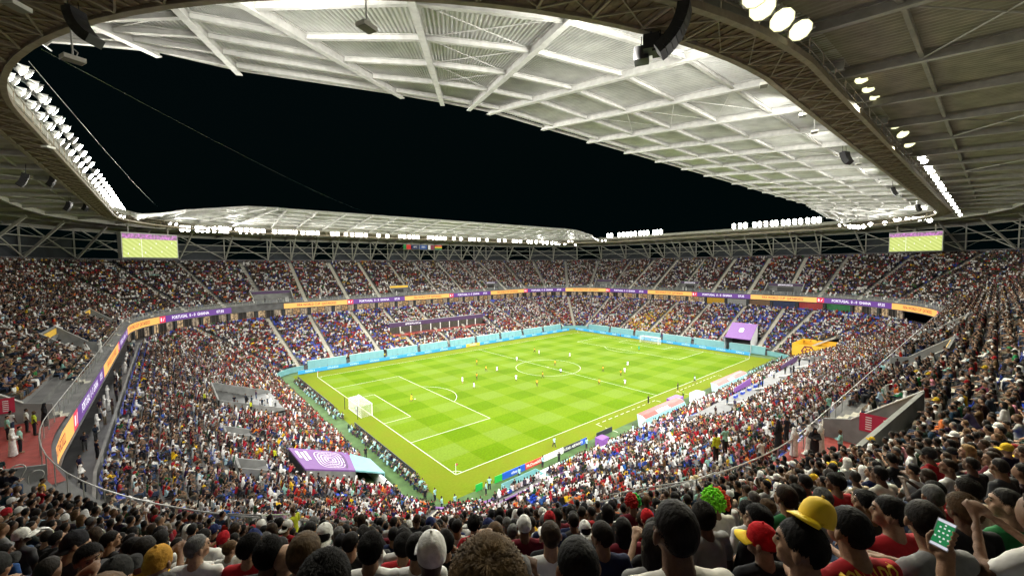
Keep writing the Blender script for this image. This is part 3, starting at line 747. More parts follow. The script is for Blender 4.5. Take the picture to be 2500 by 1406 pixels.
def caps(mb, p, q, r0, r1, n=10):
    p = np.array(p, float); q = np.array(q, float); d = q-p; L = np.linalg.norm(d); d = d/L
    a = np.array((0, 0, 1.)) if abs(d[2]) < .9 else np.array((1., 0, 0)); x = np.cross(d, a); x /= np.linalg.norm(x); y = np.cross(d, x)
    ts = [-.98, -.7, -.35, 0]; R = []
    for t in ts: R.append((p+d*r0*t, r0*math.sqrt(1-t*t)))
    R.append((p+d*L*.5, (r0+r1)/2))
    for t in ts[::-1]: R.append((q-d*r1*t, r1*math.sqrt(1-t*t)))
    b = []; 
    for c, r in R: b += _ring(c, x, y, r, r, n)
    N = len(R); fs = [(i*n+j, i*n+(j+1) % n, (i+1)*n+(j+1) % n, (i+1)*n+j) for i in range(N-1) for j in range(n)]
    fs += [tuple(range(n))[::-1], tuple((N-1)*n+j for j in range(n))]; mb.add(b, fs)
def chain(mb, pts, rs):
    for i in range(len(pts)-1): caps(mb, pts[i], pts[i+1], rs[i], rs[i+1])
def loft(mb, secs, n=16):
    """secs: (center, rx, ry) horizontal-ish rings"""
    b = []
    for c, rx, ry in secs:
        c = np.array(c, float); b += _ring(c, np.array((1., 0, 0)), np.array((0, 1., 0)), rx, ry, n)
    N = len(secs); fs = [(i*n+j, i*n+(j+1) % n, (i+1)*n+(j+1) % n, (i+1)*n+j) for i in range(N-1) for j in range(n)]
    fs += [tuple(range(n))[::-1], tuple((N-1)*n+j for j in range(n))]; mb.add(b, fs)
def fuse(mb, name, voxel=.012, smooth=4, ratio=.5, folds=0.):
    """melt overlapping closed shapes into one continuous skin"""
    me = mb.mesh('tmp'); o = bpy.data.objects.new('tmp', me); COL.objects.link(o)
    m = o.modifiers.new('r', 'REMESH'); m.mode = 'VOXEL'; m.voxel_size = voxel
    m = o.modifiers.new('s', 'SMOOTH'); m.factor = .5; m.iterations = smooth
    if ratio < 1: m = o.modifiers.new('d', 'DECIMATE'); m.ratio = ratio
    r = bpy.data.meshes.new_from_object(o.evaluated_get(bpy.context.evaluated_depsgraph_get())); r.name = name
    bpy.data.objects.remove(o); bpy.data.meshes.remove(me)
    if folds:
        n = len(r.vertices); co = np.empty(n*3, np.float32); r.vertices.foreach_get('co', co); co = co.reshape(-1, 3); nr = np.empty(n*3, np.float32); r.vertices.foreach_get('normal', nr); nr = nr.reshape(-1, 3)
        x, y, z = co.T; f = np.sin(z*38+np.sin(x*13+1.)*2.2+np.sin(y*11)*1.6)*.6+np.sin(x*31+z*17+np.sin(z*9)*2)*.4+np.sin(y*27-z*23+x*8)*.4
        co += nr*(f*folds)[:, None]; r.vertices.foreach_set('co', co.ravel()); r.update()
    r.polygons.foreach_set('use_smooth', [True]*len(r.polygons)); return r
def rz(a): c, s = math.cos(a), math.sin(a); return np.array(((c, -s, 0), (s, c, 0), (0, 0, 1.)))
def rx(a): c, s = math.cos(a), math.sin(a); return np.array(((1, 0, 0), (0, c, -s), (0, s, c)))
V = lambda *a: np.array(a, float)

class Pose: pass
def seated(lean=.06, arms='lap', head_yaw=0, head_pitch=0, seed=0):
    P = Pose(); r = random.Random(seed)
    hip = V(0, 0, .50); P.hip = hip
    dz = max(lean-.1, 0)*.38; P.chest = V(0, .02+lean*.7, .86-dz*.5); P.sh = V(0, lean, 1.035-dz); P.neck = V(0, lean+.012+dz*.2, 1.085-dz)
    P.head = V(0, lean+.045+dz*.5, 1.218-dz); P.yaw = head_yaw; P.pitch = head_pitch
    P.shl = [P.sh+V(s*.185, 0, -.03) for s in (-1, 1)]
    if arms == 'lap': P.elb = [V(s*.27, lean*.5+.02, .72) for s in (-1, 1)]; P.han = [V(s*.12, .33, .62) for s in (-1, 1)]
    elif arms == 'knees': P.elb = [V(s*.25, lean+.10, .74) for s in (-1, 1)]; P.han = [V(s*.06, lean+.36, .70) for s in (-1, 1)]
    elif arms == 'fold': P.elb = [V(s*.26, lean+.08, .78) for s in (-1, 1)]; P.han = [V(-s*.10, lean+.20, .80) for s in (-1, 1)]
    elif arms == 'phone': P.elb = [V(s*.24, lean+.13, .82) for s in (-1, 1)]; P.han = [V(s*.05+.04, lean+.36, .98) for s in (-1, 1)]
    elif arms == 'clap': P.elb = [V(s*.27, lean+.10, .86) for s in (-1, 1)]; P.han = [V(s*.035, lean+.30, 1.08) for s in (-1, 1)]
    elif arms == 'up': P.elb = [V(s*.30, lean+.02, 1.20) for s in (-1, 1)]; P.han = [V(s*.22, lean+.05, 1.48) for s in (-1, 1)]
    P.knee = [V(s*(.13+.03*r.random()), .44, .50) for s in (-1, 1)]; P.foot = [V(s*.13, .43+.05*r.random(), .07) for s in (-1, 1)]; P.hipj = [V(s*.09, .02, .50) for s in (-1, 1)]
    return P
def standing(kind='stand', head_yaw=0, head_pitch=0):
    P = Pose(); P.hip = V(0, 0, .92); P.chest = V(0, .02, 1.26); P.sh = V(0, 0, 1.44); P.neck = V(0, .01, 1.49); P.head = V(0, .04, 1.64); P.yaw = head_yaw; P.pitch = head_pitch
    P.shl = [V(s*.185, 0, 1.41) for s in (-1, 1)]; P.elb = [V(s*.25, -.02, 1.13) for s in (-1, 1)]; P.han = [V(s*.25, .10, .88) for s in (-1, 1)]
    P.hipj = [V(s*.09, 0, .90) for s in (-1, 1)]; P.knee = [V(s*.10, .02, .48) for s in (-1, 1)]; P.foot = [V(s*.11, .0, .07) for s in (-1, 1)]
    if kind == 'run':
        P.knee = [V(-.10, .26, .56), V(.10, -.02, .46)]; P.foot = [V(-.10, .16, .18), V(.10, -.36, .22)]
        P.elb = [V(-.27, -.18, 1.18), V(.27, .16, 1.18)]; P.han = [V(-.22, -.05, 1.0), V(.18, .36, 1.24)]
        for q in ('chest', 'sh', 'neck', 'head'): setattr(P, q, getattr(P, q)+V(0, .10, -.02))
        P.shl = [p+V(0, .1, -.02) for p in P.shl]
    if kind == 'walk':
        P.knee = [V(-.10, .16, .49), V(.10, -.08, .48)]; P.foot = [V(-.10, .26, .08), V(.10, -.34, .12)]
        P.elb = [V(-.25, -.12, 1.15), V(.25, .08, 1.15)]; P.han = [V(-.24, -.10, .9), V(.22, .24, .95)]
    if kind == 'point': P.elb[0] = V(-.44, .05, 1.42); P.han[0] = V(-.70, .10, 1.46)
    if kind == 'arms': P.elb = [V(s*.27, .05, 1.18) for s in (-1, 1)]; P.han = [V(s*.05, .26, 1.16) for s in (-1, 1)]
    return P
def hand(mb, w, fw, side):
    """palm, four curled fingers of different length and a thumb; w wrist, fw direction"""
    fw = fw/np.linalg.norm(fw); up = V(0, 0, 1.) if abs(fw[2]) < .85 else V(0, 1., 0); lat = np.cross(fw, up); lat /= np.linalg.norm(lat); up = np.cross(lat, fw)
    pc = w+fw*.055; caps(mb, w+fw*.01-lat*.018, pc+fw*.03-lat*.022, .022, .021, 8); caps(mb, w+fw*.01+lat*.018, pc+fw*.03+lat*.022, .022, .021, 8)
    for i, L in enumerate((.055, .07, .066, .05)):
        b = pc+fw*.032+lat*(-.033+.022*i); k = b+fw*L*.55-up*.008; caps(mb, b, k, .0105, .0095, 6); caps(mb, k, k+fw*L*.3-up*L*.42, .0095, .0085, 6)
    t0 = w+fw*.025-lat*side*.028; t1 = t0+fw*.035-lat*side*.03-up*.01; caps(mb, t0, t1, .013, .011, 6); caps(mb, t1, t1+fw*.028-up*.006, .011, .0095, 6)
def body_mesh(P, name, vox=.0085, ratio=.22, shoe=True):
    mb = MB(); H = P.head; R = rz(P.yaw)@rx(P.pitch)
    def h(x, y, z): return H+R@V(x, y, z)
    ell(mb, H+R@V(0, -.01, .018), (.080, .097, .097), R=R); ell(mb, h(0, .035, -.055), (.058, .058, .062), R=R); ell(mb, h(0, .062, -.085), (.032, .03, .025), R=R)
    caps(mb, h(0, .082, .022), h(0, .102, -.024), .010, .0135, 8); ell(mb, h(0, .096, -.03), (.019, .016, .011), 8, 6, R); ell(mb, h(0, .078, .036), (.056, .019, .012), 10, 6, R); ell(mb, h(0, .084, -.056), (.025, .014, .007), 8, 6, R); ell(mb, h(0, .081, -.068), (.022, .014, .008), 8, 6, R); ell(mb, h(0, .074, -.094), (.024, .022, .019), 8, 6, R)
    for s in (-1, 1): ell(mb, h(s*.086, -.012, -.012), (.013, .024, .036), 8, 6, R@rz(s*.45)); ell(mb, h(s*.04, .058, -.03), (.024, .024, .022), 8, 6, R)
    caps(mb, P.neck+V(0, -.012, -.03), h(0, -.016, -.055), .066, .058); caps(mb, P.neck+V(0, 0, -.02), P.sh+V(0, 0, -.05), .06, .09)
    for i in (0, 1): caps(mb, P.neck+V((-1, 1)[i]*.03, -.012, -.04), P.shl[i], .045, .05)
    loft(mb, [(P.hip+V(0, 0, -.06), .14, .10), (P.hip+V(0, .01, .1), .135, .095), (P.chest, .155, .105), (P.sh+V(0, 0, -.04), .15, .08), (P.sh+V(0, 0, .01), .08, .05)])
    for i, s in enumerate((-1, 1)):
        chain(mb, [P.shl[i], P.elb[i]], [.05, .041]); d = P.han[i]-P.elb[i]; d /= np.linalg.norm(d)
        chain(mb, [P.elb[i], P.han[i]-d*.01], [.04, .027]); hand(mb, P.han[i]-d*.02, d, s)
        chain(mb, [P.hipj[i], P.knee[i], P.foot[i]], [.075, .055, .04])
        if shoe: caps(mb, P.foot[i]+V(0, -.03, -.02), P.foot[i]+V(0, .15, -.035), .046, .036)
    return fuse(mb, name, vox, 2, ratio)
def shirt_mesh(P, name, sleeve=.55, loose=1., vox=.013, ratio=.35, long=0):
    mb = MB(); k = loose
    lo = P.hip+V(0, 0, -.05-long)
    loft(mb, [(lo, .168*k, .135*k), (P.hip+V(0, .01, .08), .165*k, .128*k), ((P.hip+P.chest)/2, .168*k, .125*k), (P.chest, .182*k, .128*k), (P.sh+V(0, 0, -.06), .185*k, .105), (P.sh+V(0, 0, -.01), .13, .085), (P.neck+V(0, -.005, -.015), .066, .064)])
    for i in (0, 1):
        a, e, h = P.shl[i], P.elb[i], P.han[i]
        ell(mb, a+V(0, 0, -.01), (.066*k, .07, .062), 10, 7); s_ = -1 if i == 0 else 1
        caps(mb, P.neck+V(s_*.035, -.012, -.045), a+V(0, -.005, .0), .052, .058)
        if sleeve <= 1: chain(mb, [a, a+(e-a)*sleeve*1.25], [.064*k, .06*k])
        else: chain(mb, [a, e, e+(h-e)*.88], [.07*k, .055*k, .042*k])
    return fuse(mb, name, vox, 5, ratio, .0045)
def pants_mesh(P, name, length=1., vox=.014, ratio=.35, k=1.):
    mb = MB(); loft(mb, [(P.hip+V(0, 0, -.10), .15, .12), (P.hip+V(0, 0, .0), .165, .128), (P.hip+V(0, .005, .07), .155, .12)])
    for i in (0, 1):
        q = P.knee[i]
        if length < .5: chain(mb, [P.hipj[i]+V(0, 0, -.01), P.hipj[i]+(q-P.hipj[i])*.8], [.10*k, .085*k])
        else: chain(mb, [P.hipj[i]+V(0, 0, -.01), q, q+(P.foot[i]-q)*.85], [.10*k, .078*k, .062*k])
    return fuse(mb, name, vox, 4, ratio, .004)
def robe_mesh(P, name, vox=.016, ratio=.3, seat=True):
    mb = MB(); k = 1.08
    loft(mb, [(P.hip+V(0, 0, -.08), .19, .16), (P.chest, .19*k, .135), (P.sh+V(0, 0, -.06), .19, .11), (P.sh, .13, .085), (P.neck, .07, .07)])
    for i in (0, 1):
        chain(mb, [P.shl[i], P.elb[i], P.elb[i]+(P.han[i]-P.elb[i])*.9], [.075, .07, .06]); chain(mb, [P.hipj[i], P.knee[i], P.foot[i]+V(0, 0, .03)], [.13, .12, .12])
    if seat: caps(mb, V(0, .2, .50), V(0, .42, .48), .13, .12); caps(mb, V(0, .44, .45), V(0, .44, .14), .15, .16)
    else: loft(mb, [(V(0, 0, .06), .24, .22), (V(0, 0, .5), .21, .18), (V(0, 0, .95), .19, .15)])
    return fuse(mb, name, vox, 5, ratio, .007)
def noise3(p, s=1.):
    x, y, z = p*s; return math.sin(x*1.7+math.sin(y*2.3)*1.3)*math.cos(z*2.1+x*.7)+.5*math.sin(y*4.1+z*3.3+x*2.9)
def hairline(y): return float(np.interp(y, (-1, -.62, -.42, .2, .35, .6, 1), (-.062, -.058, .012, .018, .03, .066, .07)))
def hair_mesh(P, name, style='short', n=26, m=18):
    """scalp shell; below the hairline it dives under the skin"""
    mb = MB(); R = rz(P.yaw)@rx(P.pitch); ell(mb, (0, 0, 0), (1, 1, 1), n, m)
    out = []; th = {'short': .010, 'fade': .004, 'full': .017, 'long': .022, 'curly': .04}[style]
    for q in mb.v:
        q = np.array(q); x, y, z = q
        a = V(.080, .097, .097)*q+V(0, -.01, .018)
        line = hairline(y)
        up = min(max((a[2]-line)/.025, 0), 1)
        t = th*(.7+.5*max(z, 0)+.14*noise3(q, 3.)+.12*noise3(q, 11.))*up-.012*(1-up)
        p = a+q*t
        if style == 'long' and y < .25 and z < .15:
            k = min((.15-z)/.9, 1); p = V(p[0]*(1+.25*k), p[1]*(1+.05*k)-.012*k, p[2]-.20*k*k)
            if up < 1: p += q*.024
        out.append(P.head+R@p)
    mb.v = [tuple(p) for p in out]; mb.sm = True; return mb.mesh(name)
def strand_mesh(P, name, N=6500, L=.022, th=.004, wild=.22):
    """scalp covered in separate fine locks"""
    g_ = np.random.default_rng(3); R = rz(P.yaw)@rx(P.pitch); crown = np.array((.01, -.35, .93)); S = np.array((.082, .099, .099)); O = np.array((0, -.01, .018))
    nz = lambda v: v/(np.linalg.norm(v, axis=1, keepdims=True)+1e-9)
    q = nz(g_.normal(size=(N*3, 3))); a = q*S+O; line = np.interp(q[:, 1], (-1, -.62, -.42, .2, .35, .6, 1), (-.062, -.058, .012, .018, .03, .066, .07))
    ok = a[:, 2] > line; q, a, line = q[ok][:N], a[ok][:N], line[ok][:N]; n = len(q)
    g = q-crown; g -= q*(g*q).sum(1, keepdims=True); g = nz(g); sw = np.cross(q, g)
    d = g*.85+sw*.35+g_.normal(0, wild, (n, 3)); d -= q*(d*q).sum(1, keepdims=True)*.7; d = nz(d)
    Lk = (L*(.6+.8*g_.random(n))*np.where(a[:, 2] < line+.03, .55, 1))[:, None]; w = np.cross(d, q)*.0016*(.7+.6*g_.random((n, 1)))
    p0 = a+q*th*.3; p1 = a+q*th*1.3+d*Lk*.55; e2 = nz((a+d*Lk-O)/S); p2 = S*e2+O+e2*th*(.9+1.1*g_.random((n, 1)))
    vs = np.stack((p0-w, p0+w, p1-w, p1+w, p2), 1).reshape(-1, 3)@R.T+P.head
    base = hair_mesh(P, name, 'short'); bvs = np.array([v.co[:] for v in base.vertices]); bf = [tuple(p.vertices) for p in base.polygons]; bpy.data.meshes.remove(base); nb = len(bvs)
    k = (np.arange(n)*5+nb)[:, None]; f4 = (k+np.array((0, 1, 3, 2))).tolist(); f3 = (k+np.array((2, 3, 4))).tolist()
    me = bpy.data.meshes.new(name); me.from_pydata(np.vstack((bvs, vs)).tolist(), [], bf+f4+f3); me.polygons.foreach_set('use_smooth', [True]*len(me.polygons)); me.update(); return me
def cap_mesh(P, name, back=False, brim=True, bz=0.):
    mb = MB(); R = rz(P.yaw)@rx(P.pitch)@rz(math.pi if back else bz); n = 24; vs = []; fs = []
    prof = [(1.0, -.012), (1.03, .02), (1.0, .05), (.9, .085), (.68, .115), (.36, .133), (.02, .14)]
    for k, z in prof: vs += [V(.085*k*math.cos(t), .104*k*math.sin(t)-.008, z+.012*math.sin(6*t)*0) for t in np.arange(n)*2*math.pi/n]
    for i in range(len(prof)-1): fs += [(i*n+j, i*n+(j+1) % n, (i+1)*n+(j+1) % n, (i+1)*n+j) for j in range(n)]
    mb.add([P.head+R@v for v in vs], fs)
    if brim:
        T = np.linspace(math.radians(18), math.radians(162), 13); bv = []
        for t in T:
            a = V(.083*math.cos(t), .102*math.sin(t)-.008, .004); c = V(.095*math.cos(t), .102*math.sin(t)+.085*math.sin(t)**.6, -.012-.02*math.cos(t)**2); bv += [a, c, a+V(0, 0, .007), c+V(0, 0, .005)]
        N = len(T); bf = [(4*i+j, 4*i+4+j, 4*i+4+k, 4*i+k) for i in range(N-1) for j, k in ((0, 1), (1, 3), (3, 2), (2, 0))]
        mb.mi = 1; mb.add([P.head+R@v for v in bv], bf); mb.mi = 0
    b = [P.head+R@(V(0, -.008, .143)+V(.009*math.cos(t), .009*math.sin(t), z)) for z in (0, .008) for t in np.arange(8)*math.pi/4]
    mb.add(b, [(j, (j+1) % 8, 8+(j+1) % 8, 8+j) for j in range(8)]+[tuple(range(8, 16))]); mb.sm = True; return mb.mesh(name)
def scarf_mesh(P, name, long=.30):
    mb = MB(); n = 22; R = rz(P.yaw*.6); vs = []; secs = [(.01, .01, .150), (.07, .085, .125), (.095, .112, .06), (.10, .115, -.01), (.12, .118, -.09), (.17, .13, -.17), (.21, .15, -.17-long*.45), (.20, .14, -.17-long)]
    for a, b, z in secs:
        for t in np.arange(n)*2*math.pi/n:
            x, y = a*math.cos(t), b*math.sin(t)
            w = 1+.05*math.sin(5*t+z*30)*(z < 0)
            if y > .05 and z < .04: y = .05+(.012 if z > -.1 else .05)
            vs.append(P.head+R@V(x*w, y*w-.012-(0 if z > -.1 else .02), z))
    N = len(secs); mb.add(vs, [(i*n+j, (i+1)*n+j, (i+1)*n+(j+1) % n, i*n+(j+1) % n) for i in range(N-1) for j in range(n) if not (abs(((j/n) % 1)-.25) < .09 and i in (2, 3, 4))]); mb.sm = True; return mb.mesh(name)
def wig_mesh(P, name, r=.17):
    mb = MB(); rr = random.Random(5)
    for k in range(520):
        q = V(rr.gauss(0, 1), rr.gauss(0, 1), rr.gauss(0, 1)); q /= np.linalg.norm(q)
        if q[2] < -.45 or (q[1] > .5 and q[2] < .25): continue
        mb.mi = 1 if q[0] > .25 else 0; ell(mb, P.head+V(0, -.02, .05)+q*r*(.62+.42*rr.random()), (.014+.010*rr.random(), .014+.010*rr.random(), .014+.010*rr.random()), 6, 4)
    mb.sm = True; return mb.mesh(name)
def hat_mesh(P, name):
    mb = MB(); n = 24; vs = []; secs = [(.19, -.01), (.192, .0), (.10, .012), (.095, .06), (.085, .11), (.05, .125), (.005, .125)]
    for k, z in secs: vs += [P.head+V(k*math.cos(t), k*1.12*math.sin(t)-.01, z+.04+.015*math.cos(2*t)*(k > .15)) for t in np.arange(n)*2*math.pi/n]
    mb.add(vs, [(i*n+j, i*n+(j+1) % n, (i+1)*n+(j+1) % n, (i+1)*n+j) for i in range(len(secs)-1) for j in range(n)]); mb.sm = True; return mb.mesh(name)

def add_mats(me, *ms):
    for m in ms: me.materials.append(m)
    return me
# eyes and brows for faces that turn towards us
EYEW = mat('eye', (.03, .025, .02), .2)
def eye_mesh(P, name):
    mb = MB(); R = rz(P.yaw)@rx(P.pitch)
    for s in (-1, 1): ell(mb, P.head+R@V(s*.031, .078, .008), (.013, .008, .007), 8, 5); mb.beam(P.head+R@V(s*.016, .092, .034), P.head+R@V(s*.05, .08, .036), .008, .008)
    mb.sm = True; return mb.mesh(name)

POSES = {
 'lap': seated(.05, 'lap', 0, .05, 1), 'lapL': seated(.03, 'lap', .55, 0, 2), 'lapR': seated(.07, 'lap', -.6, .02, 3), 'knees': seated(.22, 'knees', .1, .18, 4),
 'fold': seated(.0, 'fold', -.15, 0, 5), 'phone': seated(.04, 'phone', .1, -.15, 6), 'clap': seated(.10, 'clap', -.2, .1, 7), 'lean': seated(.30, 'knees', -.5, .1, 8), 'hunch': seated(.34, 'knees', .35, .05, 9)}
STANDS = {'stand': standing(), 'standL': standing('arms', .5), 'walk': standing('walk'), 'run': standing('run', .2), 'runR': standing('run', -.4), 'point': standing('point'), 'arms': standing('arms')}
for d_ in (POSES,): 
    pass
KIT = {}
BRIM = amat('brim_cloth', 'brim', .75, vary=.1); WG = amat('wig_green', 'hat', .8); WR = amat('wig_red', 'brim', .8)
class Kit(dict):
    def __init__(s, key, P, seat): s.key, s.P, s.seat = key, P, seat
    def __missing__(s, q):
        P = s.P; n = q+'_'+s.key
        if q == 'body': m = add_mats(body_mesh(P, n), SKIN)
        elif q == 'tee': m = add_mats(shirt_mesh(P, n, .45), SHIRT)
        elif q == 'sleeved': m = add_mats(shirt_mesh(P, n, 2.), SHIRT)
        elif q == 'pants': m = add_mats(pants_mesh(P, n), PANTS)
        elif q == 'shorts': m = add_mats(pants_mesh(P, n, .4, k=1.1), PANTS)
        elif q == 'robe': m = add_mats(robe_mesh(P, n, seat=s.seat), SHIRT)
        elif q in ('short', 'fade', 'full', 'long'): m = add_mats(hair_mesh(P, n, q), HAIR)
        elif q == 'strand': m = add_mats(strand_mesh(P, n), HAIR)
        elif q == 'crop': m = add_mats(strand_mesh(P, n, 5000, .010, .0015, .3), HAIR)
        elif q == 'strandlong': m = add_mats(strand_mesh(P, n, 9000, .045, .011, .2), HAIR)
        elif q == 'thick': m = add_mats(strand_mesh(P, n, 6500, .032, .013, .3), HAIR)
        elif q == 'cap': m = add_mats(cap_mesh(P, n), HATM, BRIM)
        elif q == 'capback': m = add_mats(cap_mesh(P, n, True), HATM, BRIM)
        elif q == 'beanie': m = add_mats(cap_mesh(P, n, brim=False), HATM)
        elif q == 'scarf': m = add_mats(scarf_mesh(P, n), HATM)
        elif q == 'eyes': m = add_mats(eye_mesh(P, n), EYEW)
        elif q == 'wig': m = add_mats(wig_mesh(P, n), WG, WR)
        elif q == 'mohawk': m = add_mats(wig_mesh(P, n, .12), WG, WR)
        elif q == 'straw': m = add_mats(hat_mesh(P, n), HATM)
        s[q] = m; return m
for k, P in POSES.items(): KIT[k] = Kit(k, P, True)
for k, P in STANDS.items(): KIT[k] = Kit(k, P, False)

# ---------------------------------------------------------------- palettes
SKINS = [(.24, .13, .075), (.16, .083, .047), (.34, .205, .13), (.10, .05, .029), (.055, .028, .018), (.29, .165, .10)]
SKW = [.25, .25, .15, .15, .1, .1]
HAIRS = [(.006, .005, .005), (.012, .009, .007), (.03, .018, .01), (.09, .05, .022), (.12, .12, .12)]
HW = [.5, .25, .13, .07, .05]
SHIRTS = {'white': (.78, .78, .76), 'black': (.012, .012, .014), 'dark grey': (.05, .05, .055), 'red': (.38, .012, .018), 'maroon': (.15, .008, .02), 'navy': (.012, .02, .07), 'grey': (.26, .26, .26), 'yellow': (.75, .48, .02), 'green': (.02, .17, .05), 'blue': (.03, .10, .38), 'beige': (.42, .34, .24), 'pale blue': (.35, .52, .62), 'orange': (.65, .16, .03), 'brown': (.10, .055, .03), 'pink': (.6, .25, .3), 'mint': (.30, .55, .48)}
SN = list(SHIRTS); SW = np.array([.24, .25, .10, .13, .05, .06, .05, .025, .025, .03, .04, .02, .015, .03, .01, .01]); SW = SW/SW.sum()
PANTC = [(.012, .012, .016), (.02, .03, .06), (.05, .05, .05), (.16, .13, .09), (.05, .08, .14)]
def pick(a, w): return a[int(RNG.choice(len(a), p=np.array(w)/sum(w)))]
PROT = {}
def person(loc, face, key, top='tee', head='short', skin=None, hair=None, shirt='white', pants=None, hat=None, brim=None, label='', group=None, scale=1., eyes=False, legs='pants', extra=None):
    """body is one mesh; clothing, hair and headwear are its children"""
    K = KIT[key]; o = bpy.data.objects.new('person', K['body']); COL.objects.link(o)
    o.location = tuple(map(float, loc)); o.rotation_euler = (0, 0, face-math.pi/2); o.scale = (scale,)*3
    tag(o, label, 'person', group)
    C = dict(skin=skin or pick(SKINS, SKW), hair=hair or pick(HAIRS, HW), shirt=SHIRTS.get(shirt, shirt), pants=pants or random.choice(PANTC), hat=hat or (.8, .8, .8), brim=brim or hat or (.8, .8, .8))
    C = {k: [float(x) for x in v] for k, v in C.items()}
    def part(nm, me):
        c = bpy.data.objects.new(nm, me); COL.objects.link(c); c.parent = o
        for k, v in C.items(): c[k] = v
        return c
    for k, v in C.items(): o[k] = v
    if top == 'robe': part('robe', K['robe'])
    else: part('shirt', K['tee' if top == 'tee' else 'sleeved']); part(legs if legs != 'pants' else 'trousers', K[legs])
    if head in ('short', 'fade', 'full', 'long', 'strand', 'strandlong', 'crop', 'thick'): part('hair', K[head])
    elif head in ('cap', 'capback'): part('hair', K['fade']); part('cap', K[head])
    elif head == 'beanie': part('beanie', K['beanie'])
    elif head == 'scarf': part('headscarf', K['scarf'])
    elif head in ('wig', 'mohawk'): part('wig', K[head])
    elif head == 'straw': part('hair', K['fade']); part('straw_hat', K['straw'])
    if eyes: part('eyes', K['eyes'])
    return o
# ---------------------------------------------------------------- low-detail figures for the mass of the crowd
def low_fig(key, P, top, head, seat=True, legs='pants'):
    B = [(body_mesh(P, 'x', .03, .5), SKIN)]
    if top == 'robe': B.append((robe_mesh(P, 'x', .035, .5, seat), SHIRT))
    else: B += [(shirt_mesh(P, 'x', .45 if top == 'tee' else 2., vox=.032, ratio=.5), SHIRT), (pants_mesh(P, 'x', 1., .034, .5), PANTS)]
    if head in ('short', 'full', 'long'): B.append((hair_mesh(P, 'x', head, 10, 8), HAIR))
    elif head == 'cap': B.append((cap_mesh(P, 'x'), HATM))
    elif head == 'scarf': B.append((scarf_mesh(P, 'x'), HATM))
    mb = MB(); ms = []
    for i, (me, m) in enumerate(B):
        mb.mi = i; ms.append(m); mb.add([v.co[:] for v in me.vertices], [tuple(p.vertices) for p in me.polygons]); bpy.data.meshes.remove(me)
    mb.sm = True; me = mb.mesh('crowd_'+key)
    for m in ms: me.materials.append(m)
    return me
VARS = [('lap', 'tee', 'short'), ('lapL', 'tee', 'full'), ('lapR', 'sleeved', 'short'), ('knees', 'tee', 'short'), ('fold', 'sleeved', 'full'), ('phone', 'tee', 'short'), ('clap', 'tee', 'full'), ('lean', 'sleeved', 'short'),
        ('lap', 'sleeved', 'long'), ('lapL', 'tee', 'cap'), ('knees', 'tee', 'cap'), ('lap', 'robe', 'scarf'), ('fold', 'robe', 'scarf')]
VW = np.array([.14, .12, .1, .1, .1, .07, .06, .08, .08, .06, .04, .03, .02]); VW /= VW.sum()
VCOL = bpy.data.collections.new('crowd_figures')
STV = [('stand', 'tee', 'short'), ('arms', 'sleeved', 'full'), ('standL', 'robe', 'scarf')]
for i, (k, t, h) in enumerate(VARS):
    o = bpy.data.objects.new('%02d_figure' % i, low_fig('%02d' % i, POSES[k], t, h)); VCOL.objects.link(o)
for i, (k, t, h) in enumerate(STV):
    o = bpy.data.objects.new('%02d_figure' % (i+len(VARS)), low_fig('s%02d' % i, STANDS[k], t, h, False)); VCOL.objects.link(o)
def seat_mesh():
    mb = MB()
    mb.prism([(-.22, -.17, .44), (.22, -.17, .44), (.22, .22, .46), (-.22, .22, .46)], (0, 0, -.035))
    mb.prism([(-.22, -.17, .44), (.22, -.17, .44), (.21, -.27, .80), (-.21, -.27, .80)], (0, -.035, -.008)); mb.beam((0, -.1, .42), (0, -.2, .02), .07, .05); mb.beam((-.2, -.24, .805), (.2, -.24, .805), .03, .05)
    me = mb.mesh('stadium_seat'); me.materials.append(SEATB); return me
def low_seat():
    mb = MB(); mb.prism([(-.22, -.17, .44), (.22, -.17, .44), (.22, .22, .46), (-.22, .22, .46)], (0, 0, -.035)); mb.prism([(-.2, -.17, .44), (.2, -.17, .44), (.19, -.18, .5), (-.19, -.18, .5)], (0, -.03, 0)); mb.beam((0, -.1, .42), (0, -.2, .02), .07, .05)
    me = mb.mesh('occupied_seat'); me.materials.append(SEATB); return me
SEATM = seat_mesh(); SCOL = bpy.data.collections.new('seat_shapes'); _o = bpy.data.objects.new('00_seat', SEATM); SCOL.objects.link(_o); _o = bpy.data.objects.new('01_seat', low_seat()); SCOL.objects.link(_o)
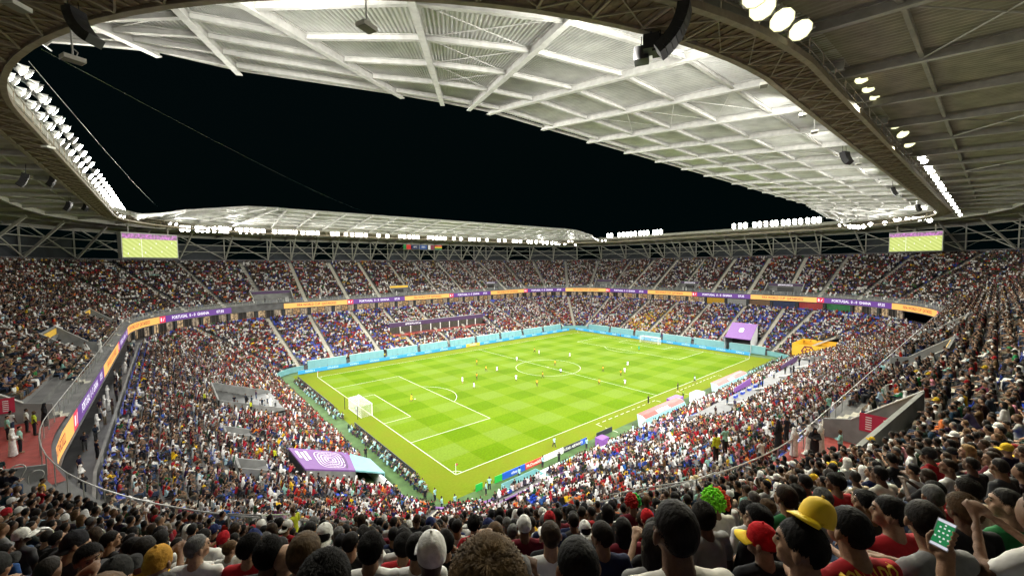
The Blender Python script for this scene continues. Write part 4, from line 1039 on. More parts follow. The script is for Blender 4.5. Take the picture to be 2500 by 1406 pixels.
def scatter(name, pts, attrs, col, label, cat):
    me = bpy.data.meshes.new(name); me.from_pydata([tuple(p) for p in pts], [], [])
    for k, (typ, data) in attrs.items():
        a = me.attributes.new(k, typ, 'POINT')
        if typ == 'INT': a.data.foreach_set('value', np.asarray(data, np.int32))
        elif typ == 'FLOAT': a.data.foreach_set('value', np.asarray(data, np.float32))
        else: a.data.foreach_set('vector', np.asarray(data, np.float32).ravel())
    o = link(name, me); tag(o, label, cat, kind='stuff')
    ng = bpy.data.node_groups.new(name+'_scatter', 'GeometryNodeTree'); ng.interface.new_socket('Geometry', in_out='INPUT', socket_type='NodeSocketGeometry'); ng.interface.new_socket('Geometry', in_out='OUTPUT', socket_type='NodeSocketGeometry')
    N, L = ng.nodes, ng.links; gi, go = N.new('NodeGroupInput'), N.new('NodeGroupOutput')
    ci = N.new('GeometryNodeCollectionInfo'); ci.inputs['Collection'].default_value = col; ci.inputs['Separate Children'].default_value = True; ci.inputs['Reset Children'].default_value = True
    ip = N.new('GeometryNodeInstanceOnPoints'); ip.inputs['Pick Instance'].default_value = True
    def na(nm, t):
        n = N.new('GeometryNodeInputNamedAttribute'); n.data_type = t; n.inputs['Name'].default_value = nm; return n.outputs['Attribute']
    L.new(gi.outputs[0], ip.inputs['Points']); L.new(ci.outputs[0], ip.inputs['Instance']); L.new(na('var', 'INT'), ip.inputs['Instance Index'])
    e2r = N.new('FunctionNodeEulerToRotation'); L.new(na('rot', 'FLOAT_VECTOR'), e2r.inputs[0]); L.new(e2r.outputs[0], ip.inputs['Rotation']); L.new(na('size', 'FLOAT'), ip.inputs['Scale']); L.new(ip.outputs[0], go.inputs[0])
    m = o.modifiers.new('scatter', 'NODES'); m.node_group = ng; return o

# ---------------------------------------------------------------- seats
def tlow(u, v, lift=0):
    d = ray(u, v)
    for t in np.arange(20, 260, .1):
        p = CAM+t*d; o = cam_off(p[0], p[1])
        if 8 <= o <= 40 and p[2]-lift <= 1.3+.4302*(min(o, 34.5)-8.6): return p
    return p
BLUE = [(-6, 31, 79, 110, .33), (116, 146, -8, 22, .45), (116, 146, 52, 80, .2), (12, 37, -19, -11, .55), (108, 150, -30, -8, .4), (-24, -8, -6, 16, .13), (60, 100, 92, 112, .25), (-12, 12, 12, 140, 0)]
def aisle_fs(seg, o, low):
    return np.array([c if s % 2 else side_f(s, c, o) for s, c in AISLES if s == seg and not (low and s % 2 and c not in (.1, .5, .9))])
SEATS = []          # x, y, z, facing, low?, row
for low, rows in ((True, LOW), (False, UPP)):
    for r, (o, z) in enumerate(rows):
        oo = o+.12
        for seg in range(8):
            L = seglen(seg, oo); n = int(L/.505); ff = (np.arange(n)+.5)/n; af = aisle_fs(seg, oo, low); ff = ff[(np.abs(ff[:, None]-af[None, :])*L).min(1) > .86]
            for f in ff:
                x, y, nx, ny = rp(seg, f, oo)
                u, v, w = px((x, y, z+1))
                if w < .4 or u < -700 or u > 3200 or v > 1900: continue
                if low:
                    if in_flat(x, y) or (-3.8 < x < 7.8 and -14.4 < y < -11): continue
                elif r < VROWS+1 and vom_at(s_of(seg, f), .3): continue
                elif r < 3 and (seg == 7 or (seg == 6 and f > .8) or (seg == 0 and f < .1)): continue
                elif r < 1: continue
                SEATS.append((x, y, z, math.atan2(-ny, -nx), low, r))
SE = np.array([s[:4] for s in SEATS]); SLOW = np.array([s[4] for s in SEATS]); SROW = np.array([s[5] for s in SEATS])
def blob_noise(x, y, s, ph): return math.sin(x*s+ph)*math.cos(y*s*1.3-ph)+.6*math.sin((x+y)*s*2.1+ph*2)+.4*math.cos((x-y)*s*3.7)
occ = np.ones(len(SEATS), bool); rnd = RNG.random(len(SEATS))
for i, (x, y, z, a) in enumerate(SE):
    p = .05 if not SLOW[i] else .07
    if SLOW[i]:
        for bx in BLUE:
            if bx[0] < x < bx[1] and bx[2] < y < bx[3] and bx[4]: p = max(p, bx[4]*(1.25 if blob_noise(x, y, .55, 1.) > .1 else .3))
        if SROW[i] > 28: p = max(p, .5)
    occ[i] = rnd[i] > p
U = np.array([px((x, y, z+1)) for x, y, z, a in SE])
dist = np.linalg.norm(SE[:, :3]+np.array((0, 0, 1.))-CAM, axis=1)

# ---------------------------------------------------------------- the spectators one can pick out
HAND = [
 # head pixel, rows ahead of the camera, pose, clothes, head, colours, label
 (1190, 1437, 1, 'lap', 'tee', 'strandlong', dict(hair=(.11, .065, .025), shirt='maroon', skin=SKINS[2]), 'spectator with tousled light brown hair directly in front of the photographer'),
 (1650, 1297, 2, 'lap', 'tee', 'crop', dict(hair=(.008, .006, .006), shirt=(.62, .60, .54), skin=SKINS[3]), 'man with close-cropped black hair in a cream crew-neck t-shirt'),
 (1410, 1380, 2, 'lap', 'tee', 'strand', dict(hair=(.008, .008, .008), shirt='maroon', skin=SKINS[0]), 'spectator with short glossy black hair in a maroon top beside the man in cream'),
 (1560, 1528, 1, 'lap', 'tee', 'strandlong', dict(hair=(.015, .010, .007), shirt='dark grey'), 'top of a dark tousled head rising from the bottom row'),
 (1858, 1318, 3, 'lapL', 'tee', 'cap', dict(hat=(.45, .01, .015), brim=(.80, .55, .02), shirt='black', hair=HAIRS[0]), 'spectator in a red cap with a yellow brim'),
 (1955, 1330, 2, 'lapL', 'tee', 'strand', dict(hair=HAIRS[0], shirt='black', skin=SKINS[0]), 'black-haired spectator with spectacles arms over the ears beside the RONALDO shirt'),
 (2072, 1288, 2, 'knees', 'tee', 'strand', dict(hair=HAIRS[0], shirt='red', skin=SKINS[0], name='RONALDO', scale=1.02), 'man in a red shirt lettered RONALDO in yellow across the back'),
 (2172, 1250, 3, 'lapL', 'tee', 'strand', dict(hair=HAIRS[0], shirt='red', skin=SKINS[0]), 'black-haired man in a plain red shirt beside a bearded man'),
 (2115, 1228, 4, 'lapL', 'tee', 'full', dict(hair=HAIRS[0], shirt='dark grey', skin=SKINS[0], eyes=True), 'bearded man in profile beside the plain red shirt'),
 (2455, 1228, 3, 'lapL', 'tee', 'crop', dict(hair=(.02, .018, .016), shirt='green', skin=SKINS[2]), 'man with greying cropped hair in a green and white shirt'),
 (2600, 1440, 1, 'lapL', 'sleeved', 'full', dict(hair=HAIRS[0], shirt='black'), 'spectator in a black jacket holding up a phone with a team line-up'),
 (2280, 1195, 5, 'lapL', 'tee', 'full', dict(hair=HAIRS[0], shirt='red', scale=.85), 'small black-haired child in a red shirt'),
 (2273, 1105, 7, 'knees', 'tee', 'cap', dict(hat=(.02, .02, .02), shirt='red'), 'man in a dark cap and red shirt leaning forward behind a loop handrail'),
 (2362, 1098, 7, 'lapL', 'tee', 'long', dict(hair=(.28, .17, .07), shirt='black', skin=SKINS[2]), 'woman with long blonde hair in a black top with yellow stripes'),
 (2470, 1092, 7, 'knees', 'tee', 'short', dict(hair=(.3, .02, .02), shirt='yellow'), 'fan in a yellow and green shirt behind the tall loop handrail'),
 (2150, 1157, 6, 'knees', 'tee', 'short', dict(shirt=(.66, .64, .58), hair=HAIRS[0]), 'man hunched forward in a broad white t-shirt'),
 (2180, 1120, 8, 'lean', 'sleeved', 'short', dict(shirt='black', hair=HAIRS[0]), 'man in a black long-sleeved top leaning beyond the broad white t-shirt'),
 (2040, 1172, 6, 'lapL', 'tee', 'full', dict(shirt='red', hair=HAIRS[0]), 'red-shirted spectator with thick black hair below a loop handrail'),
 (1967, 1155, 7, 'lap', 'tee', 'short', dict(shirt='red', hair=HAIRS[0], skin=SKINS[3]), 'spectator in a red shirt with short hair and thick neck beside the grey parapet'),
 (1745, 1228, 6, 'lap', 'tee', 'wig', dict(hat=(.22, .75, .03), brim=(.70, .08, .03), shirt=(.72, .70, .62)), 'fan in a frizzy green and red wig and white shirt'),
 (1840, 1216, 7, 'lap', 'tee', 'short', dict(hair=(.10, .09, .08), shirt=(.48, .42, .29)), 'broad-backed man with greying hair in a beige t-shirt'),
 (1280, 1283, 6, 'lap', 'tee', 'cap', dict(hat=(.75, .75, .73), shirt='maroon'), 'spectator in a clean white cap and maroon top'),
 (1345, 1303, 5, 'lapL', 'tee', 'cap', dict(hat=(.78, .78, .76), shirt='black'), 'spectator in a white cap and black top turning aside'),
 (1428, 1293, 6, 'lap', 'tee', 'capback', dict(hat=(.74, .74, .72), shirt='dark grey'), 'spectator in a white cap worn backwards'),
 (1705, 1268, 5, 'lap', 'tee', 'capback', dict(hat=(.7, .7, .68), shirt='maroon'), 'spectator in a pale grey cap worn backwards and a maroon shirt beside the cream t-shirt'),
 (1520, 1290, 5, 'lap', 'sleeved', 'long', dict(hair=HAIRS[0], shirt='maroon'), 'spectator with long straight black hair in a maroon top'),
 (1545, 1222, 8, 'lap', 'tee', 'mohawk', dict(hat=(.45, .02, .02), brim=(.02, .4, .04), shirt='maroon'), 'fan with tufted red and green hair against the grey parapet'),
 (1580, 1265, 6, 'lap', 'tee', 'beanie', dict(hat=(.5, .015, .02), shirt='red'), 'spectator in a red knitted hat and red shirt'),
 (1020, 1335, 4, 'lapR', 'tee', 'strand', dict(hair=HAIRS[0], shirt='white', skin=SKINS[0]), 'man with cropped black hair in a white and black jersey showing his ear'),
 (905, 1338, 4, 'lap', 'tee', 'full', dict(hair=HAIRS[0], shirt='white'), 'spectator with thick black hair in a white shirt near the grey parapet'),
 (790, 1425, 2, 'lap', 'tee', 'full', dict(hair=HAIRS[0], shirt='black'), 'large black-haired head and black shirt in front of the pale capped fan'),
 (742, 1352, 3, 'lap', 'tee', 'strand', dict(hair=(.08, .05, .025), shirt='black'), 'spectator with short sandy brown hair'),
 (655, 1350, 4, 'lap', 'tee', 'full', dict(hair=HAIRS[0], shirt='black'), 'tall black-haired spectator beside a bare-headed baby'),
 (695, 1363, 4, 'lap', 'tee', 'none', dict(shirt='white', scale=.8, skin=SKINS[2]), 'nearly bald baby held up among dark heads'),
 (985, 1330, 5, 'lap', 'tee', 'full', dict(hair=HAIRS[0], shirt='red'), 'spectator in a bright red shirt between two white shirts'),
 (775, 1330, 6, 'lap', 'tee', 'cap', dict(hat=(.75, .74, .72), shirt='dark grey'), 'fan in a dusty white cap behind sandy brown hair'),
 (268, 1318, 7, 'lapR', 'tee', 'short', dict(hair=HAIRS[0], shirt='black'), 'broad man in a black t-shirt beside a loop handrail'),
 (325, 1333, 6, 'lapR', 'tee', 'short', dict(hair=HAIRS[0], shirt='dark grey', eyes=True, turn=2.4), 'man in a dark shirt looking back over the rows'),
 (215, 1362, 5, 'lapR', 'sleeved', 'full', dict(hair=HAIRS[0], shirt='dark grey', eyes=True, turn=-1.5), 'man seen in profile framed by a grey loop handrail'),
 (193, 1335, 6, 'lapR', 'tee', 'short', dict(hair=(.16, .15, .13), shirt='yellow'), 'grey-haired man in a bright yellow shirt'),
 (385, 1372, 4, 'lap', 'tee', 'beanie', dict(hat=(.42, .22, .035), shirt=(.42, .36, .42)), 'spectator in a mustard knitted hat and lilac top'),
 (472, 1335, 6, 'lap', 'tee', 'cap', dict(hat=(.03, .03, .035), shirt='white', stripes=True), 'fan in a sky blue and white striped shirt and dark cap'),
 (392, 1318, 7, 'lap', 'tee', 'long', dict(hair=HAIRS[0], shirt='white'), 'woman with long dark hair over a white shirt'),
 (610, 1335, 5, 'lapR', 'tee', 'full', dict(hair=HAIRS[0], shirt='red'), 'black-haired man in a broad red shirt below the grey parapet'),
 (545, 1315, 8, 'lap', 'tee', 'beanie', dict(hat=(.35, .012, .02), shirt='maroon'), 'spectator in a dark red knitted hat'),
 (52, 1308, 8, 'lapR', 'tee', 'cap', dict(hat=(.72, .72, .68), shirt='dark grey'), 'spectator in a white sun cap at the end of a row'),
 (130, 1362, 6, 'lapR', 'sleeved', 'full', dict(hair=HAIRS[0], shirt=(.05, .02, .09)), 'spectator in a dark purple top with white shoulder stripes'),
 (12, 1345, 7, 'lapR', 'tee', 'short', dict(hair=HAIRS[0], shirt=(.02, .07, .22)), 'man in a blue checked shirt by the stair'),
 (15, 1252, 12, 'lap', 'tee', 'curly' if False else 'beanie', dict(hat=(.40, .02, .03), shirt='grey'), 'spectator with a bright red hood'),
 (105, 1172, 18, 'lapR', 'tee', 'short', dict(shirt='yellow'), 'spectator in a mustard yellow top near the front rail'),
 (1700, 1135, 18, 'lap', 'tee', 'straw', dict(hat=(.55, .45, .25), shirt='dark grey'), 'spectator in a wide straw hat by the grey parapet'),
]
TAKEN = []; NIND = 0; HOBJ = {}
def row_point(u, v, n):
    k = 20-n; o = UPP[k][0]+.12-(.16 if n == 1 else 0); d = ray(u, v); h = np.array((d[0], d[1])); t = .2
    while cam_off(CAM[0]+t*h[0], CAM[1]+t*h[1]) > o and t < 60: t += .01
    x, y = CAM[0]+t*h[0], CAM[1]+t*h[1]; return x, y, UPP[k][1], CAM[2]+t*d[2]
for (u, v, n, key, top, head, c, lb) in HAND:
    if n <= 9: head = {'short': 'strand', 'full': 'thick'}.get(head, head)
    c = dict(c); nm = c.pop('name', None); st = c.pop('stripes', None); turn = c.pop('turn', 0); c.pop('scale', None)
    hx_, hy_ = CX-52, CY-37; ut = u; hd_ = POSES[key].head
    for _ in range(4):
        x, y, z, zh = row_point(ut, v, n); face = math.atan2(hy_-y, hx_-x) if (x < hx_ and y < hy_) else (math.pi/2 if y < hy_ else 0.)
        fa = face+turn; wx, wy = x+math.cos(fa)*hd_[1], y+math.sin(fa)*hd_[1]; pu, pv, pw = px((wx, wy, zh)); ut += (u-pu)*.9
    d_ = ray(u, v); t_ = pw; zh = CAM[2]+t_*d_[2]; s = min(max((zh-z)/(float(hd_[2])+.005), .80), 1.12)
    c['eyes'] = n <= 8
    o = person((x, y, z), face+turn, key, top, head, label=lb, scale=s, **c); HOBJ[lb] = o; TAKEN.append((x, y, .40 if n > 1 else .46)); NIND += 1
# remaining nearest seats
free = np.ones(len(SEATS), bool)
for x, y, r in TAKEN: free &= np.hypot(SE[:, 0]-x, SE[:, 1]-y) > r
free &= ~((np.abs(SE[:, 0]-CAM[0]) < 1.2) & (np.abs(SE[:, 1]-CAM[1]) < 1.2) & (dist < 1.6))
closeok = (dist > 2.45)
inview = closeok & (U[:, 0] > -20) & (U[:, 0] < 2520) & (U[:, 1] < 1440) & (U[:, 2] > 1.1) & ~SLOW
cand = [i for i in np.argsort(dist) if free[i] and occ[i] and inview[i]]
IND = cand[:238-NIND]
POSEN = {'lap': 'hands in lap', 'lapL': 'head turned', 'lapR': 'glancing aside', 'knees': 'elbows on knees', 'fold': 'arms folded', 'phone': 'hands raised to a phone', 'clap': 'hands together', 'lean': 'leaning well forward', 'hunch': 'hunched forward'}
HN = {'short': 'short dark hair', 'fade': 'cropped hair', 'full': 'thick dark hair', 'long': 'long hair', 'cap': 'a cap', 'capback': 'a cap worn backwards', 'beanie': 'a knitted hat', 'scarf': 'a white headscarf'}
for i in IND:
    x, y, z, a = SE[i]; dd = dist[i]
    key = pick(list(POSES), [.2, .13, .13, .15, .1, .07, .05, .11, .06]); head = pick(['short', 'fade', 'full', 'long', 'cap', 'capback', 'beanie', 'scarf'], [.38, .13, .25, .11, .055, .02, .01, .05 if dd > 11 else 0.])
    sn = pick(SN, SW); top = pick(['tee', 'sleeved'], [.72, .28])
    if head == 'scarf' and 'robe' in KIT[key]: top = 'robe'; sn = 'white'
    hc = pick([(.7, .7, .68), (.02, .02, .025), (.35, .012, .02), (.7, .45, .03), (.02, .03, .1)], [.4, .25, .15, .1, .1])
    if head == 'scarf': hc = (.75, .75, .73)
    hd0 = head
    if dd < 9: head = {'short': 'strand', 'full': 'thick', 'fade': 'crop'}.get(head, head)
    garment = {'tee': 't-shirt', 'sleeved': 'long-sleeved top', 'robe': 'robe'}[top]
    lb = 'spectator in a %s %s with %s, %s' % (sn, garment, HN[hd0], POSEN[key])
    person((x+RNG.normal(0, .02), y+RNG.normal(0, .02), z), a+RNG.normal(0, .12), key, top, head, shirt=tuple(np.array(SHIRTS[sn])*RNG.uniform(.7, 1.05)), hat=hc, label=lb, group='spectators in the upper tier', scale=RNG.uniform(.93, 1.06), eyes=dd < 10)
# ---------------------------------------------------------------- everyone else, as one mass
isind = np.zeros(len(SEATS), bool); isind[IND] = True
mass = [i for i in range(len(SEATS)) if occ[i] and free[i] and not isind[i] and U[i, 2] > 1.]
n = len(mass); M_ = SE[mass]; LOWm = SLOW[mass]
colA = np.zeros((n, 3)); skn = np.zeros((n, 3)); hr = np.zeros((n, 3)); pt = np.zeros((n, 3)); ht = np.zeros((n, 3)); var = RNG.choice(len(VARS), n, p=VW)
base = np.array([SHIRTS[k] for k in SN]); W0 = SW
def wts(**k): w = SW.copy(); 
W_RED = np.array([.17, .15, .07, .24, .10, .04, .04, .03, .03, .03, .05, .02, .04, .02, .03, .02]); W_RED /= W_RED.sum()
W_WHT = np.array([.27, .20, .05, .11, .05, .04, .06, .02, .02, .03, .06, .03, .01, .02, .02, .02]); W_WHT /= W_WHT.sum()
W_YEL = np.array([.10, .05, .02, .12, .02, .01, .02, .45, .07, .01, .05, .01, .10, .01, .01, .01]); W_YEL /= W_YEL.sum()
W_DRK = np.array([.21, .36, .14, .07, .04, .08, .05, .015, .02, .02, .035, .015, .01, .05, .01, .01]); W_DRK /= W_DRK.sum()
PZ = [tlow(1580, 790), tlow(970, 835)]
for i in range(n):
    x, y, z, a = M_[i]; w = W_DRK
    if LOWm[i]:
        w = W0
        if x < 0 and z < 7: w = W_RED
        elif y < -8 and x > 5: w = W_WHT if blob_noise(x, y, .25, 2.) > -.2 else W_RED
        elif y < -8: w = W_WHT
        elif z < 6: w = W_RED if blob_noise(x, y, .2, .5) > 0 else W0
        for q, rad in zip(PZ, (10., 4.5)):
            if math.hypot(x-q[0], y-q[1]) < rad*(.8+.3*blob_noise(x, y, .5, 3.)): w = W_YEL
    colA[i] = colA[i-1] if i and RNG.random() < .2 else base[RNG.choice(len(SN), p=w)]
pass
EX = []
for row, (x0, st) in enumerate(((-5.5, .75), (-6.4, 1.3))):
    y = -1.5
    while y < 66:
        if not (26 < y < 31): EX.append((x0+RNG.normal(0, .15), y, 0., RNG.normal(0, .3)))
        y += st*RNG.uniform(.8, 1.5)
x = 84.
while x < 111: EX.append((x, -7.2+RNG.normal(0, .2), 0., math.pi/2+RNG.normal(0, .3))); x += RNG.uniform(.7, 1.3)
x = -2.
while x < 104: EX.append((x, 75.3+RNG.normal(0, .2), 0., -math.pi/2+RNG.normal(0, .3))); x += RNG.uniform(1.2, 7.)
y = 2.
while y < 70: EX.append((110.6+RNG.normal(0, .2), y, 0., math.pi+RNG.normal(0, .3))); y += RNG.uniform(1.2, 5.)
nsit = len(EX)
for s_, f0, f1 in ((6, 0., 1.), (7, 0., 1.), (0, 0., .6)):      # people on the walkway under the ribbon
    f = f0
    while f < f1:
        x, y, nx, ny = rp(s_, f, RNG.uniform(35.6, 36.8)); EX.append((x, y, 12.5, math.atan2(-ny, -nx)+RNG.normal(0, .5))); f += RNG.uniform(.4, 3.2)/seglen(s_, 36)
for k in range(16): EX.append((RNG.uniform(-22, -16), RNG.uniform(29, 39), 5.6, RNG.uniform(-1, 1)))
for k in range(26): EX.append((RNG.uniform(36, 91), RNG.uniform(-22, -17), 4.4, RNG.uniform(0, 6.28)))
for a_, b_, t_ in VOMS:                                          # and in the vomitories
    for k in range(5):
        X, Y, nx, ny = PV.at(RNG.uniform(a_+.8, b_-.8)); o_ = RNG.uniform(37.8, 41)-38; EX.append((X+nx*o_, Y+ny*o_, 17.36, RNG.uniform(0, 6.28)))
EX = np.array(EX); ne = len(EX); M_ = np.vstack((M_, EX)); n += ne
colA = np.vstack((colA, np.array([(.32, .60, .60), (.012, .012, .014), (.6, .6, .6), (.03, .03, .04)])[np.r_[RNG.choice(4, nsit, p=(.45, .3, .1, .15)), RNG.choice(4, ne-nsit, p=(.08, .4, .27, .25))]])); var = np.r_[var, RNG.choice((3, 5, 5, 7, 0), nsit), RNG.choice((13, 13, 14, 14, 15), ne-nsit)]
colA *= RNG.uniform(.6, 1.05, (n, 1)); colA = np.clip(colA+RNG.normal(0, .01, (n, 3)), .004, .9)
skn = np.array(SKINS)[RNG.choice(6, n, p=SKW)]; hr = np.array(HAIRS)[RNG.choice(5, n, p=HW)]; pt = np.array(PANTC)[RNG.choice(5, n)]
ht = np.array([(.72, .72, .7), (.02, .02, .02), (.3, .015, .02), (.6, .4, .03)])[RNG.choice(4, n, p=(.5, .2, .2, .1))]
rob = (var == 11) | (var == 12) | (var == 15); colA[rob] = np.where(RNG.random((rob.sum(), 1)) < .75, np.array((.78, .78, .76)), np.array((.012, .012, .014))); ht[rob] = colA[rob]
rot = np.zeros((n, 3)); rot[:, 2] = M_[:, 3]-math.pi/2+RNG.normal(0, .2, n)
P_ = M_[:, :3].copy(); P_[:, :2] += RNG.normal(0, .04, (n, 2))
scatter('crowd', P_, dict(var=('INT', var), rot=('FLOAT_VECTOR', rot), size=('FLOAT', RNG.uniform(.92, 1.07, n)), shirt=('FLOAT_VECTOR', colA), skin=('FLOAT_VECTOR', skn), hair=('FLOAT_VECTOR', hr), pants=('FLOAT_VECTOR', pt), hat=('FLOAT_VECTOR', ht), brim=('FLOAT_VECTOR', ht)), VCOL, 'dense crowd of seated spectators filling both tiers of the bowl', 'crowd')
# seats: the free ones nearest to us singly, the rest as one mass
emptyi = [i for i in np.argsort(dist) if not occ[i] and free[i] and U[i, 0] > 0 and U[i, 0] < 2500 and U[i, 1] < 1420 and U[i, 2] > 2]
near_e = set(emptyi[:160])
for i in near_e:
    x, y, z, a = SE[i]; o = bpy.data.objects.new('stadium_seat', SEATM); COL.objects.link(o); o.location = (x, y, z); o.rotation_euler = (0, 0, a-math.pi/2)
    tag(o, 'empty blue plastic flip seat between spectators in the %s tier' % ('lower' if SLOW[i] else 'upper'), 'seat', 'empty blue seats')
si = [i for i in range(len(SEATS)) if i not in near_e and (not occ[i] or dist[i] < 28)]
rs = np.zeros((len(si), 3)); rs[:, 2] = SE[si, 3]-math.pi/2
scatter('blue_seats', SE[si, :3], dict(var=('INT', occ[si].astype(int)), rot=('FLOAT_VECTOR', rs), size=('FLOAT', np.ones(len(si)))), SCOL, 'blue plastic seats in rows under and between the crowd', 'seats')
print('CROWD', n, 'SEATS', len(SEATS), 'IND', len(IND)+NIND)
# ---------------------------------------------------------------- vomitories in the upper tier
SGN = ['#FIFAWorldCup', 'WELCOME', '#FIFAWorldCup']
def vomitory(a, b, t, i):
    m = (a+b)/2; x, y, nx, ny = PV.at(m); O = np.array((x, y, 17.3)); root = empty('vomitory', tuple(O))
    def Wp(s, o, z): X, Y, a_, b_ = PV.at(s); return np.array((X+a_*(o-38), Y+b_*(o-38), z))-O
    oe = 37.3+.85*VROWS-.36; ft = 17.3+.515*VROWS
    N = 6; mb = MB()
    for j in range(N):
        s0, s1 = a+(b-a)*j/N, a+(b-a)*(j+1)/N
        mb.quad(Wp(s0, 37.0, 17.36), Wp(s1, 37.0, 17.36), Wp(s1, oe, 17.36), Wp(s0, oe, 17.36))
    mb.build('floor', REDC if t in ('l', 'r') else CONC, root)
    for s in (a, b):
        tx = Wp(s+.18*(1 if s == a else -1), 38, 18)-Wp(s, 38, 18)
        poly = [Wp(s, 37.7, 17.0), Wp(s, oe+.4, 17.0), Wp(s, oe+.4, ft+1.1), Wp(s, 39.2, 18.9), Wp(s, 37.7, 18.55)]
        mb = MB(); mb.prism(poly, tx); w = mb.build('side_wall', GREYW, root)
        mb = MB(); mb.beam(Wp(s, 39.2, 18.93)+tx/2, Wp(s, oe+.4, ft+1.13)+tx/2, .26, .06); mb.build('coping', mat('pale_concrete', (.42, .42, .40), .8, noise=.1), root)
    wall = [Wp(a, oe+.25, 17.0), Wp(b, oe+.25, 17.0), Wp(b, oe+.25, ft+1.05), Wp(a, oe+.25, ft+1.05)]
    back = np.array((nx, ny, 0))*.2
    mb = MB(); mb.prism(wall, back); mb.build('rear_wall', GREYW, root)
    d0, d1 = m-(b-a)*.22, m+(b-a)*.22
    mb = MB(); mb.prism([Wp(d0, oe+.2, 17.37), Wp(d1, oe+.2, 17.37), Wp(d1, oe+.2, 20.0), Wp(d0, oe+.2, 20.0)], -back*.2); mb.build('doorway', BLACK, root)
    col = {'f': PURPD, 'l': YELB, 'r': YELB, '': YELB}[t]
    mb = MB(); mb.prism([Wp(a+.5, oe+.15, 20.3), Wp(b-.5, oe+.15, 20.3), Wp(b-.5, oe+.15, 21.2), Wp(a+.5, oe+.15, 21.2)], -back*.2); bn = mb.build('banner', col, root)
    if t == 'f':
        def fn(X, Y): return Wp(m+X, oe+.09, 20.75+Y)
        lettering('#FIFAWorldCup', .7, fn, LWHITE, root)
    # red notice on the side wall that faces us
    if t in ('l', 'r'):
        s = a if t == 'r' else b
        s = max((a, b), key=lambda q: np.linalg.norm(Wp(q, 40, 18)+O-CAM)); sg = 1 if s == a else -1
        P_ = lambda o, z, e=.2: Wp(s+sg*e, o, z)
        mb = MB(); mb.prism([P_(39.6, 18.35), P_(41.3, 18.35), P_(41.3, 19.5), P_(39.6, 19.5)], P_(39.6, 18.35, .23)-P_(39.6, 18.35)); sn = mb.build('notice_board', REDS, root)
        mb = MB()
        for c0 in (39.9, 40.75):
            for r_ in range(6): mb.prism([P_(c0, 18.5+.15*r_, .235), P_(c0+.3, 18.5+.15*r_, .235), P_(c0+.3, 18.56+.15*r_, .235), P_(c0, 18.56+.15*r_, .235)], P_(c0, 18.5, .24)-P_(c0, 18.5, .235))
        mb.build('notice_print', WHITE, sn)
    lb = {'l': 'grey-walled vomitory with red floor by the stand behind the nearer goal', 'r': 'grey-walled vomitory with a red notice beside robed men', 'f': 'stair opening with a dark purple hashtag banner in the far upper tier', '': 'grey-walled stair opening with a yellow banner in the upper tier'}[t]
    tag(root, lb, 'vomitory', 'upper tier vomitories')
for i, (a, b, t) in enumerate(VOMS): vomitory(a, b, t, i)
# walkway wall at the head of the lower terrace
st = [(6, i/10) for i in range(11)]+[(7, i/10) for i in range(1, 11)]+[(0, i/20) for i in range(1, 21)]
tag(ringwall('walkway_wall', [(35.05, 12.2), (35.05, 13.4), (35.25, 13.4), (35.25, 12.2)], st, GREYW), 'long grey wall between lower tier and the walkway under the ribbon', 'wall')

# ---------------------------------------------------------------- goals, flags, boards
def goal(x, sg, label):
    g = empty('goal', (x, 34, 0)); tag(g, label, 'goal', 'goals')
    for s in (-1, 1): mb = MB(); mb.tube([(0, s*3.66, 0), (0, s*3.66, 2.44)], .06, 8); mb.build('post', WHITE, g)
    mb = MB(); mb.tube([(0, -3.72, 2.44), (0, 3.72, 2.44)], .06, 8); mb.build('crossbar', WHITE, g)
    mb = MB(); D = 2.1*sg; w = .016
    for y in np.arange(-3.66, 3.67, .22): mb.beam((D, y, 0), (D, y, 2.3), w, w); mb.beam((0, y, 2.42), (D, y, 2.3), w, w)
    for z in np.arange(0, 2.31, .22): mb.beam((D, -3.66, z), (D, 3.66, z), w, w)
    for q in np.arange(.2, 2.1, .24): mb.beam((q*sg, -3.66, 2.42-.057*q), (q*sg, 3.66, 2.42-.057*q), w, w)
    for s in (-3.66, 3.66):
        for q in np.arange(.2, 2.1, .24): mb.beam((q*sg, s, 0), (q*sg, s, 2.4-.057*q), w, w)
        for z in np.arange(.22, 2.4, .22): mb.beam((0, s, z), (D, s, z), w, w)
    n_ = mb.build('net', mat('net_cord', (.75, .75, .75), .8), g); n_['kind'] = 'stuff'
    mb = MB(); mb.tube([(D, -3.66, .03), (D, 3.66, .03)], .04, 6); mb.build('ground_bar', WHITE, g)
    for s in (-1, 1): mb = MB(); mb.tube([(D*1.35, s*3.7, 0), (D*1.35, s*3.7, 2.5)], .07, 8); mb.build('net_stanchion', BLACK, g)
goal(0, -1, 'nearer white goal with net and two black stanchions'); goal(105, 1, 'far white goal below the turquoise wall')
for (x, y, lb) in ((0, 0, 'corner flag at the nearer corner by the green boards'), (0, 68, 'corner flag at the far touchline end of the nearer goal line'), (105, 0, 'corner flag below the purple canopy'), (105, 68, 'corner flag at the far corner of the pitch')):
    f = empty('corner_flag', (x, y, 0)); tag(f, lb, 'flag', 'corner flags')
    mb = MB(); mb.tube([(0, 0, 0), (0, 0, 1.6)], .03, 6); mb.build('pole', WHITE, f)
    mb = MB(); mb.prism([(0, 0, 1.25), (.34, .05, 1.28), (.40, .02, 1.42), (.3, -.03, 1.55), (0, 0, 1.58)], (0, .01, 0)); mb.build('pennant', mat('pennant', (.5, .06, .08), .7), f)
LBLUE = ledmat('led_cyan', (.05, .45, .85), .8); LYEL = ledmat('led_yellow', (1, .62, .05), .9)
LT = ledmat('led_text', (.75, .95, 1.), 1.0); DKB = mat('board_back', (.02, .022, .025), .6, noise=.2)
